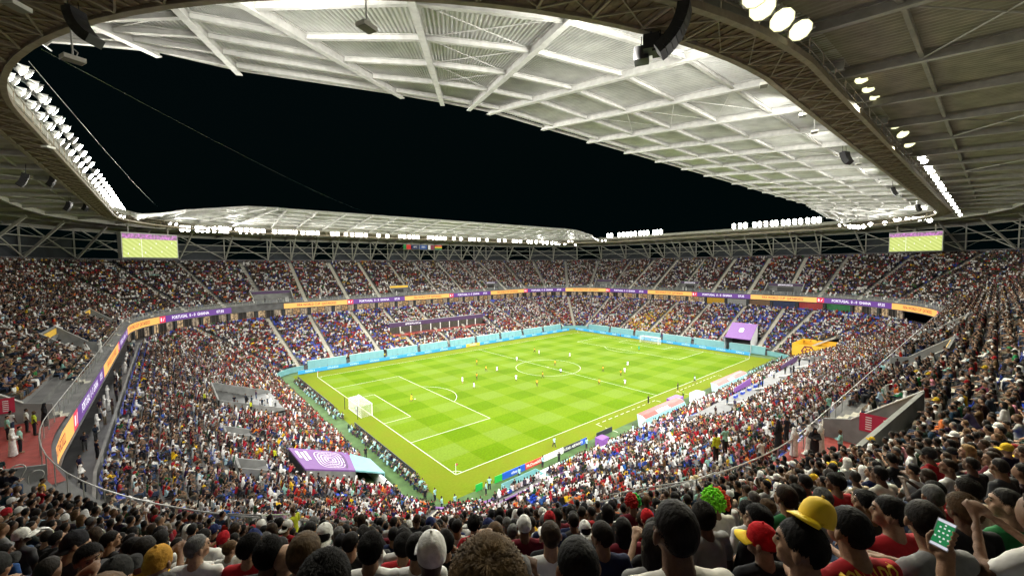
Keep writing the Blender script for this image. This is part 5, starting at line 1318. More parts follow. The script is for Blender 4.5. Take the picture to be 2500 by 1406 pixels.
def board(p, q, h, m, text, tm, label, group, facing, cat='advertising board'):
    p = np.array((*p, 0.)); q = np.array((*q, 0.)); c = (p+q)/2; d = (q-p); L = np.linalg.norm(d); d /= L; nrm = np.array((facing[0], facing[1], 0.))
    o = empty('advertising_board', tuple(c)); tag(o, label, cat, group)
    mb = MB(); mb.prism([-d*L/2+(0, 0, .05), d*L/2+(0, 0, .05), d*L/2+(0, 0, h), -d*L/2+(0, 0, h)], -nrm*.1); mb.build('panel', m, o)
    mb = MB()
    for k in (-.45, 0, .45): mb.beam(d*L*k-nrm*.1+(0, 0, h*.8), d*L*k-nrm*.55+(0, 0, .02), .04, .04)
    mb.build('brace', RAIL, o)
    if text:
        r = np.cross((0, 0, 1.), nrm); lettering(text, h*.66, planefn((0, 0, h*.52), r, (0, 0, 1), nrm*.006), tm, o, bold=.01)
x = -3.3; i = 0
while x < 104:
    w = 6.1; k = i % 2; spec = i == 9
    board((x, 74.3), (x+w-.06, 74.3), 1.0, LYEL if spec else LBLUE, 'HYUNDAI' if k else 'IONIQ 6', LT, 'yellow lit board among blue ones along the far touchline' if spec else 'cyan lit perimeter board lettered %s along the far touchline' % ('HYUNDAI' if k else 'IONIQ 6'), 'lit boards on the far touchline', (0, -1)); x += w; i += 1
y = 1.5
while y < 71:
    k = i % 2; board((109.8, y), (109.8, y+5.9), 1.0, LBLUE, 'HYUNDAI' if k else 'IONIQ 6', LT, 'cyan lit perimeter board lettered %s behind the far goal' % ('HYUNDAI' if k else 'IONIQ 6'), 'lit boards behind the far goal', (-1, 0)); y += 6; i += 1
y = 3.
while y < 68:
    if not 27 < y+3 < 41: board((-4.55, y), (-4.55, y+5.9), .9, DKB, None, None, 'black-backed perimeter board in front of the photographers', 'boards behind the nearer goal', (1, 0))
    y += 6
NB = [((1166, 1204), (1181, 1196), (.02, .42, .06), '', None, 'short green perimeter board by the corner'), ((1209, 1181), (1225, 1172), (.02, .42, .06), '', None, 'green perimeter board next to the blue one'), ((1226, 1172), (1279, 1146), (.02, .10, .52), 'vivo', (.9, .9, .9), 'blue perimeter board lettered vivo'), ((1280, 1146), (1321, 1128), (.65, .05, .03), "McDonald's", (.9, .88, .85), 'red perimeter board with white lettering'),
      ((1325, 1126), (1374, 1106), (.75, .75, .75), 'Coca-Cola', (.55, .52, .5), 'white perimeter board with faint lettering'), ((1375, 1105), (1416, 1088), (.02, .02, .03), 'QATAR AIRWAYS', (.85, .85, .85), 'black perimeter board lettered QATAR AIRWAYS'), ((1417, 1087), (1430, 1080), (.02, .09, .45), '', None, 'short blue perimeter board beside the black one'), ((1456, 1070), (1492, 1053), (.02, .025, .03), '', None, 'black perimeter board by the purple cube')]
for (a, b, c, tx, tc, lb) in NB:
    p, q = gz(*a, 0), gz(*b, 0); yy = -5.55; m = mat('board_%s' % lb[:14], c, .5, noise=.06)
    board((p[0], yy), (q[0], yy), .95, m, tx, tc and mat('print_%s' % lb[:14], tc, .5), lb, 'static boards on the bench side', (0, -1))

# ---------------------------------------------------------------- benches and touchline furniture
def dugout(x0, x1, text, label):
    o = empty('team_bench', ((x0+x1)/2, -8.2, 0)); tag(o, label, 'team bench', 'team benches'); L = (x1-x0)/2
    prof = [(-1.1, .05), (-1.15, 1.3), (-.85, 2.0), (-.2, 2.4), (.9, 2.45)]
    for i in range(len(prof)-1):
        (y0, z0), (y1, z1) = prof[i], prof[i+1]; m = TURQ if i < 2 else mat('red_canopy', (.27, .032, .024), .5, noise=.1)
        mb = MB(); mb.prism([(-L, y0, z0), (L, y0, z0), (L, y1, z1), (-L, y1, z1)], (0, .05, -.02)); mb.build('rear_panel' if i < 2 else 'roof_panel', m, o)
    for s in (-1, 1): mb = MB(); mb.prism([(s*L, a, b) for a, b in prof]+[(s*L, .5, .05)], (.05*s, 0, 0)); mb.build('end_panel', mat('clear_panel', (.55, .72, .75), .2, alpha=.6), o)
    mb = MB(); mb.box((-L+.1, -.8, .35), (L-.1, -.3, .5)); mb.box((-L+.1, -.95, .5), (L-.1, -.85, 1.05)); mb.build('seat_row', mat('dark_seat', (.03, .03, .05), .5), o)
    n = np.array((0, -.4, .65)); n /= np.linalg.norm(n); up = np.array((0, .65, .4)); up /= np.linalg.norm(up)
    lettering(text, .85, planefn((-.5, -.52, 2.2), (1, 0, 0), up, n*.03), WHITE, o, bold=.03)
P0, P1 = gz(1556, 1052, 0)[0], gz(1690, 984, 0)[0]
dugout(33.4, 47.2, 'PORTUGAL', 'long team bench with red roof lettered PORTUGAL'); dugout(62.5, 78.5, 'GHANA', 'long team bench with red roof lettered GHANA')
def slab_thing(name, a, b, m, label, cat, legs=False):
    c = ((a[0]+b[0])/2, (a[1]+b[1])/2, a[2] if not legs else 0); o = empty(name, c); A = np.array(a)-c; B = np.array(b)-c
    mb = MB()
    if legs: mb.box((A[0], A[1], B[2]-.06), B); mb.build('top', m, o)
    else: mb.box(A, B); mb.build('body', m, o)
    if legs:
        for sx in (A[0]+.06, B[0]-.06):
            for sy in (A[1]+.06, B[1]-.06): q = MB(); q.beam((sx, sy, 0), (sx, sy, B[2]-.06), .06, .06); q.build('leg', RAIL, o)
    else: q = MB(); q.box((A[0]-.03, A[1]-.03, B[2]), (B[0]+.03, B[1]+.03, B[2]+.05)); q.build('lid', m, o)
    tag(o, label, cat); return o
p = gz(1360, 1142, .9); slab_thing('pitchside_table', (p[0]-2.6, p[1]-1., 0), (p[0]+1.6, p[1]+1., .9), WHITE, 'white topped table beside the parapet', 'table', True)
p = gz(1403, 1122, .9); slab_thing('pitchside_table', (p[0]-2.4, p[1]-.8, 0), (p[0]+2.2, p[1]+.8, 1.), TURQ, 'pale turquoise table on the bench side turf', 'table', True)
p = gz(1470, 1078, .6); slab_thing('equipment_cube', (p[0]-.9, p[1]-.7, 0), (p[0]+.9, p[1]+.7, 1.3), PURP, 'purple cube by the black board', 'box')
p = gz(1648, 975, .4); slab_thing('medical_cart', (p[0]-2., p[1]-.8, 0), (p[0]+2., p[1]+.8, .8), PURP, 'low purple cart in front of the benches', 'cart')
p = gz(1702, 972, .9); slab_thing('officials_shelter', (p[0]-1.6, p[1]-.9, 0), (p[0]+1.6, p[1]+.9, 2.1), mat('pale_shelter', (.6, .68, .68), .4), 'pale shelter between the two team benches', 'shelter')
# turquoise pen and purple sloping panel near the corner
o = empty('press_pen', (4.5, -9.6, 0)); tag(o, 'turquoise pen of cameramen against the white parapet', 'pen')
for a, b in (((-3, 1.3), (3, 1.3)), ((-3, -1.3), (-3, 1.3)), ((3, -1.3), (3, 1.3))): mb = MB(); mb.prism([(*a, 0), (*b, 0), (*b, 1.5), (*a, 1.5)], (.06, .06, 0)); mb.build('screen', TURQ, o)
mb = MB(); mb.prism([(-3.4, -11.35, 1.5), (7.4, -11.35, 1.5), (7.4, -13.9, 3.3), (-3.4, -13.9, 3.3)], (0, 0, .12)); tag(mb.build('sloping_hoarding', PURP), 'sloping purple hoarding over the corner seats', 'hoarding')

# ---------------------------------------------------------------- flat areas in the lower tier
def flat_area(i, z, floor, label, cat, side, wallm=GREYW):
    x0, x1, y0, y1 = FLATS[i]; o = empty('platform', ((x0+x1)/2, (y0+y1)/2, z)); tag(o, label, cat); cx, cy = (x0+x1)/2, (y0+y1)/2
    mb = MB(); mb.box((x0-cx, y0-cy, -.3), (x1-cx, y1-cy, 0)); mb.build('floor', floor, o)
    def tz(x, y): return 1.3+.4302*(min(max(cam_off(x, y), 8.2), 34.5)-8.6)
    E = {'W': ((x0, y0), (x0, y1)), 'E': ((x1, y0), (x1, y1)), 'S': ((x0, y0), (x1, y0)), 'N': ((x0, y1), (x1, y1))}
    for k in side:
        a, b = E[k]; n = {'W': (.2, 0, 0), 'E': (-.2, 0, 0), 'S': (0, .2, 0), 'N': (0, -.2, 0)}[k]
        lo = min(tz(*a), tz(*b), z)-1
        mb = MB(); mb.prism([(a[0]-cx, a[1]-cy, lo-z), (b[0]-cx, b[1]-cy, lo-z), (b[0]-cx, b[1]-cy, max(tz(*b)+.9, z+.3)-z), (a[0]-cx, a[1]-cy, max(tz(*a)+.9, z+.3)-z)], n); mb.build('wall', wallm, o)
    return o
LG = mat('pale_floor', (.16, .165, .165), .7, noise=.25, nscale=.8)
flat_area(0, 5.6, LG, 'pale wheelchair platform let into the stand behind the nearer goal', 'platform', 'WSN')
flat_area(6, 7.9, CONC, 'upper grey stair pit in the stand behind the nearer goal', 'stair pit', 'WSN'); flat_area(7, 7.9, CONC, 'lower grey stair pit above the purple canopy', 'stair pit', 'WSN')
vip = flat_area(4, 4.4, LG, 'pale paved hospitality terrace with a red carpet behind the benches', 'terrace', 'SWE')
mb = MB(); mb.box((-22, -2.7, .004), (29, -1.5, .02)); mb.build('carpet', mat('red_carpet', (.5, .13, .10), .8, noise=.15), vip)
for k in range(5): mb = MB(); mb.box((-14+k*3.2, 1.8, 0), (-12.9+k*3.2, 2.2, .5)); mb.build('chair_group', SEATB, vip)
for x0, x1 in ((52, 60), (78, 90)):
    mb = MB(); mb.prism([(x0, -16.4, 4.5), (x1, -16.4, 4.5), (x1, -16.4, 5.9), (x0, -16.4, 5.3)], (0, .12, 0)); h = tag(mb.build('hoarding', PURP if x0 < 60 else PURPD), 'purple hoarding beside the hospitality terrace %s' % ('near the benches' if x0 < 60 else 'with an orange motif'), 'hoarding')
# players' tunnel canopies
def canopy(F0, F1, B1, B0, m, label, under):
    F0, F1, B1, B0 = map(np.array, (F0, F1, B1, B0)); c = (F0+F1)/2; c[2] = 0; o = empty('tunnel_canopy', tuple(c)); tag(o, label, 'canopy', 'tunnel canopies')
    mb = MB(); mb.prism([F0-c, F1-c, B1-c, B0-c], (0, 0, -.2)); mb.build('roof_sheet', m, o)
    for a, b in ((F0, B0), (F1, B1)): mb = MB(); mb.prism([np.array((a[0], a[1], 0))-c, np.array((b[0], b[1], 0))-c, b-c-(0, 0, .21), a-c-(0, 0, .21)], (0, .1, 0)); mb.build('side_wall', under, o)
    mb = MB(); mb.prism([np.array((B0[0], B0[1], 0))-c, np.array((B1[0], B1[1], 0))-c, B1-c-(0, 0, .22), B0-c-(0, 0, .22)], (.1, 0, 0)); mb.build('rear_wall', BLACK, o); return o, c
F0, F1 = np.array((-11.2, 10.4, 3.0)), np.array((-12.2, 4.6, 3.0)); B0, B1 = np.array((-19.2, 7.8, 7.0)), np.array((-19.0, .6, 7.0))
o, c = canopy(F0, F1, B1, B0, PURP, 'long purple printed canopy sloping down behind the nearer goal line', GREYW)
def cfn(u, v, e=.012): p = F0*(1-u)*(1-v)+B0*u*(1-v)+F1*(1-u)*v+B1*u*v; return p+np.array((.38, 0, .92))*e-c
Q0, Q1 = np.array((-8.6, 9.6, 1.6)), np.array((-8.6, 4.2, 1.6))
mb = MB(); mb.prism([F0-c, F1-c, Q1-c, Q0-c], (0, 0, -.2)); mb.build('turquoise_nose', TURQ, o)
mb = MB(); mb.prism([Q0-c, Q1-c, Q1-c-(0, 0, 1.5), Q0-c-(0, 0, 1.5)], (.1, 0, 0)); mb.build('nose_front', TURQ, o)
mb = MB()
for r in (.40, .32, .24, .15, .07):
    T = np.linspace(0, 2*math.pi, 33); P_ = []
    for t in T:
        cx_, sy_ = math.cos(t), math.sin(t); k = 1/((abs(cx_)**4+abs(sy_)**4)**.25); P_.append((.42+r*.62*cx_*k, .5+r*sy_*k))
    for i in range(32):
        (u0, v0), (u1, v1) = P_[i], P_[i+1]; du, dv = (u1-u0), (v1-v0); l = math.hypot(du*8, dv*7)+1e-6; nu, nv = -dv*7/l*.05/8, du*8/l*.05/7
        if u0 > .16: mb.quad(cfn(u0-nu, v0-nv), cfn(u0+nu, v0+nv), cfn(u1+nu, v1+nv), cfn(u1-nu, v1-nv))
for t in np.linspace(0, 2*math.pi, 21)[:-1]:
    a = (.42+.08*math.cos(t)*.62*1.2, .5+.08*math.sin(t)*1.2); b = (.42+.40*math.cos(t)*.62*1.05, .5+.40*math.sin(t)*1.05)
    if b[0] > .16: mb.quad(cfn(a[0], a[1]), cfn(a[0]+.003, a[1]+.006), cfn(b[0]+.003, b[1]+.006), cfn(b[0], b[1]))
for k, (w0, w1) in enumerate(((.12, .55), (.2, .62), (.15, .5))): mb.quad(cfn(.76+.07*k, w0), cfn(.80+.07*k, w0), cfn(.80+.07*k, w1), cfn(.76+.07*k, w1))
mb.build('seat_plan_print', WHITE, o)
mb = MB()
for r in (.30, .16):
    T = np.linspace(-1.5, 1.5, 15)
    for t0, t1 in zip(T[:-1], T[1:]): mb.quad(*[cfn(.18-.45*(q)*math.cos(t)*.5+.0, .5+q*math.sin(t)*1.4, .018) for t, q in ((t0, r), (t1, r), (t1, r-.06), (t0, r-.06))])
mb.build('emblem', PURPD, o)
F0, F1 = np.array((113.2, 10.6, 4.4)), np.array((113.4, 2.6, 4.4)); B0, B1 = np.array((120.8, 11.2, 8.6)), np.array((120.8, 3.2, 8.6))
o, c = canopy(F0, F1, B1, B0, PURP, 'purple canopy with a white emblem over the far tunnel', mat('pale_tunnel', (.5, .52, .52), .6, noise=.1))
up = (B0-F0); up /= np.linalg.norm(up); lettering('8', 3.2, planefn(np.array((117.2, 6.9, 6.55))-c, (0, -1, 0), up, (-.02, 0, .05)), WHITE, o, 'emblem', bold=.04)
# yellow camera box
x0, x1, y0, y1 = FLATS[3]; o = empty('camera_box', ((x0+x1)/2, (y0+y1)/2, 3)); tag(o, 'yellow walled camera platform with a maroon football emblem', 'platform')
W_ = (x1-x0)/2; H_ = (y1-y0)/2
for nm, p4, off in (('wall', [(-W_, -H_), (-W_, H_)], (.12, 0)), ('wall', [(-W_, H_), (W_, H_)], (0, -.12)), ('wall', [(W_, -H_), (W_, H_)], (-.12, 0)), ('wall', [(-W_, -H_), (W_, -H_)], (0, .12))):
    mb = MB(); mb.prism([(*p4[0], -2.4), (*p4[1], -2.4), (*p4[1], 2.7), (*p4[0], 2.7)], (*off, 0)); mb.build(nm, YELB, o)
mb = MB(); mb.box((-W_+.2, -H_+.2, .8), (W_-.2, H_-.2, 1.)); mb.build('deck', mat('yellow_deck', (.5, .3, .03), .7), o)
mb = MB(); T = np.arange(7)*math.pi/3; C_ = np.array((-W_-.02, 1.0, .9))
for r0, r1 in ((1.7, 1.35), (.75, .45)):
    for i in range(6): mb.quad(*[C_+np.array((0, r*math.cos(t), r*math.sin(t))) for t, r in ((T[i], r0), (T[i+1], r0), (T[i+1], r1), (T[i], r1))])
for i in range(6): mb.beam(C_+np.array((0, .7*math.cos(T[i]), .7*math.sin(T[i]))), C_+np.array((0, 1.4*math.cos(T[i]), 1.4*math.sin(T[i]))), .03, .22)
mb.build('emblem', mat('maroon', (.18, .01, .04), .6), o)
# hospitality strip in the far lower tier
x0, x1, y0, y1 = FLATS[5]; o = empty('hospitality_strip', ((x0+x1)/2, y0, 5.2)); tag(o, 'long glazed hospitality strip with dark purple fascia in the far lower tier', 'hospitality strip'); L = (x1-x0)/2
mb = MB(); mb.box((-L, 0, -.4), (L, 5.2, 0)); mb.build('floor', REDC, o)
mb = MB(); mb.box((-L, 3.2, 2.5), (L, 3.5, 4.0)); mb.build('fascia', PURPD, o)
lettering('#FIFAWorldCup', .9, planefn((-L*.55, 3.18, 3.25), (1, 0, 0), (0, 0, 1)), LWHITE, o)
mb = MB(); mb.box((-L, 3.6, 3.6), (L, 5.4, 3.9)); mb.build('roof_slab', GREYW, o)
for k in range(10):
    xa = -L+k*2*L/10
    mb = MB(); mb.box((xa+.15, 3.4, .1), (xa+2*L/10-.15, 3.46, 2.45)); mb.build('window', warm('lit_strip', (.35, .30, .28), .12) if 'lit_strip' not in MATS else MATS['lit_strip'], o)
    mb = MB(); mb.box((xa-.12, 3.2, 0), (xa+.12, 3.55, 2.5)); mb.build('mullion', WHITE, o)
# ---------------------------------------------------------------- big screens
def screen(c, face, label, sc=1.28):
    o = empty('big_screen', tuple(c)); a = math.atan2(face[1], face[0]); o.rotation_euler = (0, 0, a-math.pi/2+math.pi); o.scale = (sc,)*3; tag(o, label, 'screen', 'big screens')
    mb = MB(); mb.box((-6.4, .05, -3.2), (6.4, 1.5, 3.3)); mb.build('cabinet', mat('screen_case', (.5, .52, .48), .5, noise=.1), o)
    scr = bpy.data.materials.new('match_picture'); scr.use_nodes = True; nt = scr.node_tree; b = nt.nodes['Principled BSDF']; b.inputs['Base Color'].default_value = (.05, .05, .05, 1)
    tc = nt.nodes.new('ShaderNodeTexCoord'); wv = nt.nodes.new('ShaderNodeTexWave'); wv.inputs['Scale'].default_value = .35; mp = nt.nodes.new('ShaderNodeMapping'); mp.inputs['Rotation'].default_value = (0, .9, 0); nt.links.new(tc.outputs['Object'], mp.inputs[0]); nt.links.new(mp.outputs[0], wv.inputs[0])
    r = nt.nodes.new('ShaderNodeValToRGB'); r.color_ramp.elements[0].color = (.50, .60, .10, 1); r.color_ramp.elements[1].color = (.66, .74, .22, 1); nt.links.new(wv.outputs[1], r.inputs[0]); nt.links.new(r.outputs[0], b.inputs['Emission Color']); b.inputs['Emission Strength'].default_value = 1.1
    mb = MB(); mb.prism([(-6.2, 0, -2.9), (6.2, 0, -2.9), (6.2, 0, 1.75), (-6.2, 0, 1.75)], (0, .04, 0)); mb.build('picture', scr, o)
    mb = MB(); mb.prism([(-6.2, 0, 1.76), (6.2, 0, 1.76), (6.2, 0, 3.0), (-6.2, 0, 3.0)], (0, .04, 0)); mb.build('picture_crowd', warm('screen_crowd', (.75, .15, .75), .9), o)
    mb = MB()
    for k in range(9): xx, zz = -5.2+1.25*k, -2.2+((k*37) % 11)*.3; mb.box((xx, -.012, zz), (xx+.16, -.004, zz+.42))
    mb.box((-2.2, -.012, -2.9), (-2.12, -.004, 1.7)); mb.build('picture_figures', ledmat('screen_white', (.95, .95, .95), 1.1), o)
    mb = MB(); mb.box((-6.3, -.05, -3.15), (6.3, .1, -2.95)); mb.build('lower_frame', BLACK, o)
    for s in (-4.5, 4.5): mb = MB(); mb.beam((s, .8, 3.3), (s, .8, 5.4), .25, .25); mb.build('hanger', TRUSS, o)
screen((-32.3, 97.0, 35.2), (30+32.6, -20-80.3), 'big screen showing the match at the corner with the flags roof', 1.02); screen((142.6, -31.6, 34.9), (0-137.6, -10+28), 'big screen showing the match below the receding downlights', .93)
# ---------------------------------------------------------------- flags below the far roof
FL = [(985, 1003, [('v', (.0, .16, .03), (.55, .02, .02))], '', 'green and red flag hanging below the far roof'), (1005, 1023, [((.01, .02, .09),)], 'AFC', 'navy flag lettered AFC hanging below the far roof'), (1025, 1043, [((.02, .07, .28),)], 'FIFA', 'blue flag lettered FIFA hanging below the far roof'), (1045, 1060, [('v', (.7, .7, .7), (.20, .03, .07))], '', 'white and maroon flag hanging below the far roof'), (1062, 1079, [('h', (.5, .03, .03), (.7, .5, .04), (.0, .18, .06))], '', 'red, yellow and green striped flag hanging below the far roof')]
for u0, u1, sp, tx, lb in FL:
    a, b = u_line_x(u0, 113., 37.5), u_line_x(u1, 113., 37.5); o = empty('hanging_flag', ((a+b)/2, 113., 37.4)); tag(o, lb, 'flag', 'flags under the far roof'); w = (b-a)/2; h = .95; s = sp[0]
    def pane(x0, x1, z0, z1, c, k):
        mb = MB(); mb.prism([(x0, 0, z0), (x1, 0, z0), (x1, .02, z1), (x0, .02, z1)], (0, .03, 0)); mb.build('stripe' if len(s) > 1 else 'cloth', mat('flag_%s_%d' % (lb[:9], k), c, .7), o)
    if s[0] == 'v': pane(-w, -w*.2, -h, h, s[1], 0); pane(-w*.2, w, -h, h, s[2], 1)
    elif s[0] == 'h':
        for k in range(3): pane(-w, w, h-2*h*(k+1)/3, h-2*h*k/3, s[1+k], k)
    else: pane(-w, w, -h, h, s[0], 0)
    if tx: lettering(tx, .95, planefn((0, -.01, 0), (1, 0, 0), (0, 0, 1)), WHITE, o)
    mb = MB(); mb.tube([(-w, 0, h+.04), (w, 0, h+.04)], .05, 5); mb.build('rod', TRUSS, o)
# ---------------------------------------------------------------- loudspeakers, antennas, cables
def line_array(p, yaw, n=8, sc=1., label=''):
    o = empty('line_array_loudspeaker', tuple(p), yaw); o.scale = (sc,)*3; tag(o, label, 'loudspeaker', 'hanging line arrays'); y, z, t = 0., 0., math.radians(8)
    for k in range(n):
        c, s = math.cos(t), math.sin(t); d = np.array((0, -s, -c)); f = np.array((0, c, -s)); a = np.array((0, y, z)); b = a+d*.36
        mb = MB(); mb.prism([a-f*.35+np.array((-.62, 0, 0)), a+f*.35+np.array((-.62, 0, 0)), b+f*.35+np.array((-.62, 0, 0)), b-f*.35+np.array((-.62, 0, 0))], (1.24, 0, 0)); mb.build('speaker_cabinet', BLACK, o)
        y, z = b[1], b[2]; t += math.radians(7)
    mb = MB()
    for s in (-.4, .4): mb.tube([(s, 0, 0), (s, .1, 1.3)], .03, 5)
    mb.beam((-.6, 0, .08), (.6, 0, .08), .12, .1); mb.build('rigging', BLACK, o)
def yaw_to(p): return math.atan2(34-p[1], 52-p[0])-math.pi/2
p = gz(180, 25, 39.9); line_array(p, math.atan2(-CR[1], -CR[0])-math.pi/2, 8, .55, 'black curved line array loudspeaker against the white soffit')
p = gz(1672, 15, 39.9); line_array(p, math.atan2(CR[1], CR[0])-math.pi/2-.5, 8, .7, 'black curved line array loudspeaker beside two square cabinets')
def spk(u, v, z, s, label):
    p = gz(u, v, z); o = empty('square_loudspeaker', tuple(p), .5); o.scale = (s,)*3; tag(o, label, 'loudspeaker', 'square cabinets')
    mb = MB(); mb.box((-.5, -.45, -.45), (.5, .45, .4)); mb.build('cabinet', BLACK, o); mb = MB(); mb.box((-.44, -.47, -.4), (.44, -.452, .34)); mb.build('grille', mat('grille', (.03, .03, .03), .7), o)
    mb = MB(); mb.tube([(0, 0, .4), (0, 0, 1.2)], .03, 5); mb.beam((-.5, 0, .45), (.5, 0, .45), .08, .06); mb.build('bracket', BLACK, o)
spk(1612, 112, 39.6, .8, 'square black loudspeaker higher of the hanging trio'); spk(1566, 136, 39.5, .75, 'square black loudspeaker lowest of the hanging trio'); spk(1590, 108, 39.7, .8, 'square black loudspeaker at the back of the hanging trio')
for u, v, s in ((2062, 372, .8), (2180, 458, .8), (2240, 500, .8), (2155, 390, .8), (2232, 455, .8)):
    p = gy(u, v, -36.2 if u < 2190 and v < 460 else -36.4); line_array(p, yaw_to(p), 5, s, 'line array loudspeaker under the bench side catwalk')
for u, v in ((62, 425), (130, 432), (170, 494), (212, 497)):
    p = gx(u, v, -41.); line_array(p, yaw_to(p), 5, .8, 'line array loudspeaker under the roof behind the nearer goal')
def antenna(p, yaw, label):
    o = empty('antenna_box', tuple(p), yaw); tag(o, label, 'antenna', 'hanging antenna boxes')
    mb = MB(); mb.box((-.36, -.26, -.09), (.36, .26, .09)); mb.build('case', mat('antenna_case', (.7, .7, .62), .5, noise=.1), o); mb = MB(); mb.box((-.33, -.23, -.105), (.33, .23, -.092)); mb.build('face_plate', mat('antenna_face', (.22, .21, .18), .6), o)
    mb = MB(); mb.tube([(0, 0, .09), (0, 0, 1.3)], .035, 6); mb.tube([(.1, 0, .09), (.18, 0, .35), (.05, 0, .45)], .02, 5); mb.build('drop_pole', STEEL, o)
for u, v, z in ((178, 145, 38.4), (895, 66, 39.2)): antenna(gz(u, v, z), .4, 'pale flat antenna box hanging on a pole against the %s' % ('night sky' if u < 300 else 'corrugated soffit'))
for u, v in ((1795, 40), (1830, 102), (1865, 208), (1960, 282), (1988, 322), (2096, 400)): antenna(gy(u, v, -37.0), .4, 'small pale antenna box clamped along the bench side catwalk')
for u, v in ((40, 15), (118, 360)): antenna(gz(u, v, 40.), .9, 'pale antenna box fixed to the catwalk corner')
def wire(p, q, sag, label, r=.02):
    p, q = np.array(p), np.array(q); mb = MB(); mb.tube([p+(q-p)*t-np.array((0, 0, sag*4*t*(1-t))) for t in np.linspace(0, 1, 14)], r, 4); tag(mb.build('cable', RAIL), label, 'cable')
wire(gz(70, 150, 42), gy(385, 505, 100.), .5, 'thin pale cable stretched across the night sky to the flags roof', .014); wire(gz(100, 120, 43), gy(900, 520, 95.), 1., 'fainter cable crossing the night sky behind the first', .004)
# masts on the far roof
for x, s in ((-22, 1), (-2, 1)):
    o = empty('roof_mast', (x, 110, 43)); tag(o, 'steel A-frame standing on the far roof %s' % ('by the big screen' if x < -10 else 'above the soffit'), 'mast')
    for a, b in (((-9, 0, 1.2), (0, 0, 3.4)), ((0, 0, 3.4), (7, 0, .8)), ((-5, 0, .5), (0, 0, 3.4)), ((-9, 0, 1.2), (-9, 0, 0))): mb = MB(); mb.tube([a, b], .14, 6); mb.build('mast_tube', TRUSS, o)
# ---------------------------------------------------------------- loop handrails in the near aisles
def loop_rail(u, v, h, label):
    p = tier(u, v, h*.55)
    if p is None: return
    o_ = cam_off(p[0], p[1]); k = int(round((o_-37.3)/.85)); z = 17.3+.515*k; hx_, hy_ = CX-52, CY-37
    a = math.atan2(hy_-p[1], hx_-p[0]) if p[0] < hx_ else math.pi/2
    o = empty('loop_handrail', (p[0], p[1], z), a); tag(o, label, 'handrail', 'loop handrails in the aisles')
    T = np.linspace(0, math.pi, 9); pts = [(-.30, 0, 0), (-.30, 0, h-.28)]+[(-.02-.28*math.cos(t), 0, h-.28+.28*math.sin(t)) for t in T[1:-1]]+[(.26, 0, h-.30), (.05, 0, h-.75), (.0, 0, .15)]
    mb = MB(); mb.tube(pts, .03, 8); mb.sm = True; mb.build('bent_tube', RAIL, o)
    for q in ((-.30, 0), (0, 0)): mb = MB(); mb.box((q[0]-.07, -.07, 0), (q[0]+.07, .07, .03)); mb.build('foot_plate', RAIL, o)
for u, v in ((2103, 1155), (2258, 1140), (2462, 1120), (1880, 1155), (1820, 1195), (1750, 1180), (1990, 1180), (1700, 1215), (95, 1375), (228, 1350), (365, 1315), (430, 1310), (790, 1300), (745, 1300), (1440, 1240), (1640, 1230), (45, 1160), (90, 1165), (2270, 925), (2375, 875), (2175, 960), (2200, 840)):
    loop_rail(u, v, 1.05, 'bent grey loop handrail standing in an aisle among spectators')
# near parapets round the corner stair
def parapet(pts, h, label):
    P_ = [tier(u, v, .5) for u, v in pts]; P_ = [p for p in P_ if p is not None]
    if len(P_) < 2: return
    o = empty('stair_parapet', tuple(P_[0])); tag(o, label, 'parapet')
    for a, b in zip(P_[:-1], P_[1:]):
        A = np.array((a[0], a[1], 17.3+.606*(cam_off(*a[:2])-37.3)))-P_[0]; B = np.array((b[0], b[1], 17.3+.606*(cam_off(*b[:2])-37.3)))-P_[0]; d = (B-A); n = np.cross(d, (0, 0, 1.)); n = n/np.linalg.norm(n)*.18
        mb = MB(); mb.prism([A-(0, 0, .4), B-(0, 0, .4), B+(0, 0, h), A+(0, 0, h)], n); mb.build('wall', GREYW, o)
        mb = MB(); mb.prism([A+(0, 0, h+.02), B+(0, 0, h+.02), B+(0, 0, h+.62), A+(0, 0, h+.62)], n*.1); mb.build('glass_pane', GLASS, o)
        mb = MB(); mb.tube([A+(0, 0, h+.65), B+(0, 0, h+.65)], .025, 6); mb.beam(A+(0, 0, h), A+(0, 0, h+.65), .04, .04); mb.beam(B+(0, 0, h), B+(0, 0, h+.65), .04, .04); mb.build('rail', RAIL, o)
parapet([(560, 1318), (640, 1322), (735, 1305), (745, 1262)], .8, 'grey stair parapet with glass beside the steward in the yellow vest')
parapet([(1490, 1262), (1600, 1238), (1700, 1228), (1740, 1205)], .8, 'grey stair parapet with glass below the purple wig')
# ---------------------------------------------------------------- players, officials and stewards
def stander(u, v, z, face, key, shirt, pants, head='short', label='', group=None, legs='pants', top='tee', skin=None, sc=1., hat=None):
    p = gz(u, v, z); return person((p[0], p[1], z), face, key, top, head, shirt=shirt, pants=pants, label=label, group=group, legs=legs, skin=skin, scale=sc, hat=hat)
WT = [(1129, 935, 'stand'), (1158, 949, 'run'), (1213, 908, 'run'), (1260, 930, 'walk'), (1262, 883, 'run'), (1316, 866, 'stand'), (1391, 873, 'walk'), (1532, 895, 'run'), (1525, 912, 'walk'), (1526, 941, 'run')]
GH = [(1164, 891, 'walk'), (1187, 907, 'run'), (1164, 926, 'stand'), (1305, 861, 'walk'), (1355, 893, 'stand'), (1325, 923, 'walk'), (1311, 943, 'walk'), (1472, 908, 'walk'), (1463, 941, 'run'), (1516, 918, 'run')]
for i, (u, v, k) in enumerate(WT): stander(u, v, 0, (i*2.4) % 6.28, k, 'white', (.75, .75, .75), label='footballer in an all-white kit %s on the pitch' % {'stand': 'standing', 'run': 'running', 'walk': 'walking'}[k], group='footballers in white', legs='shorts')
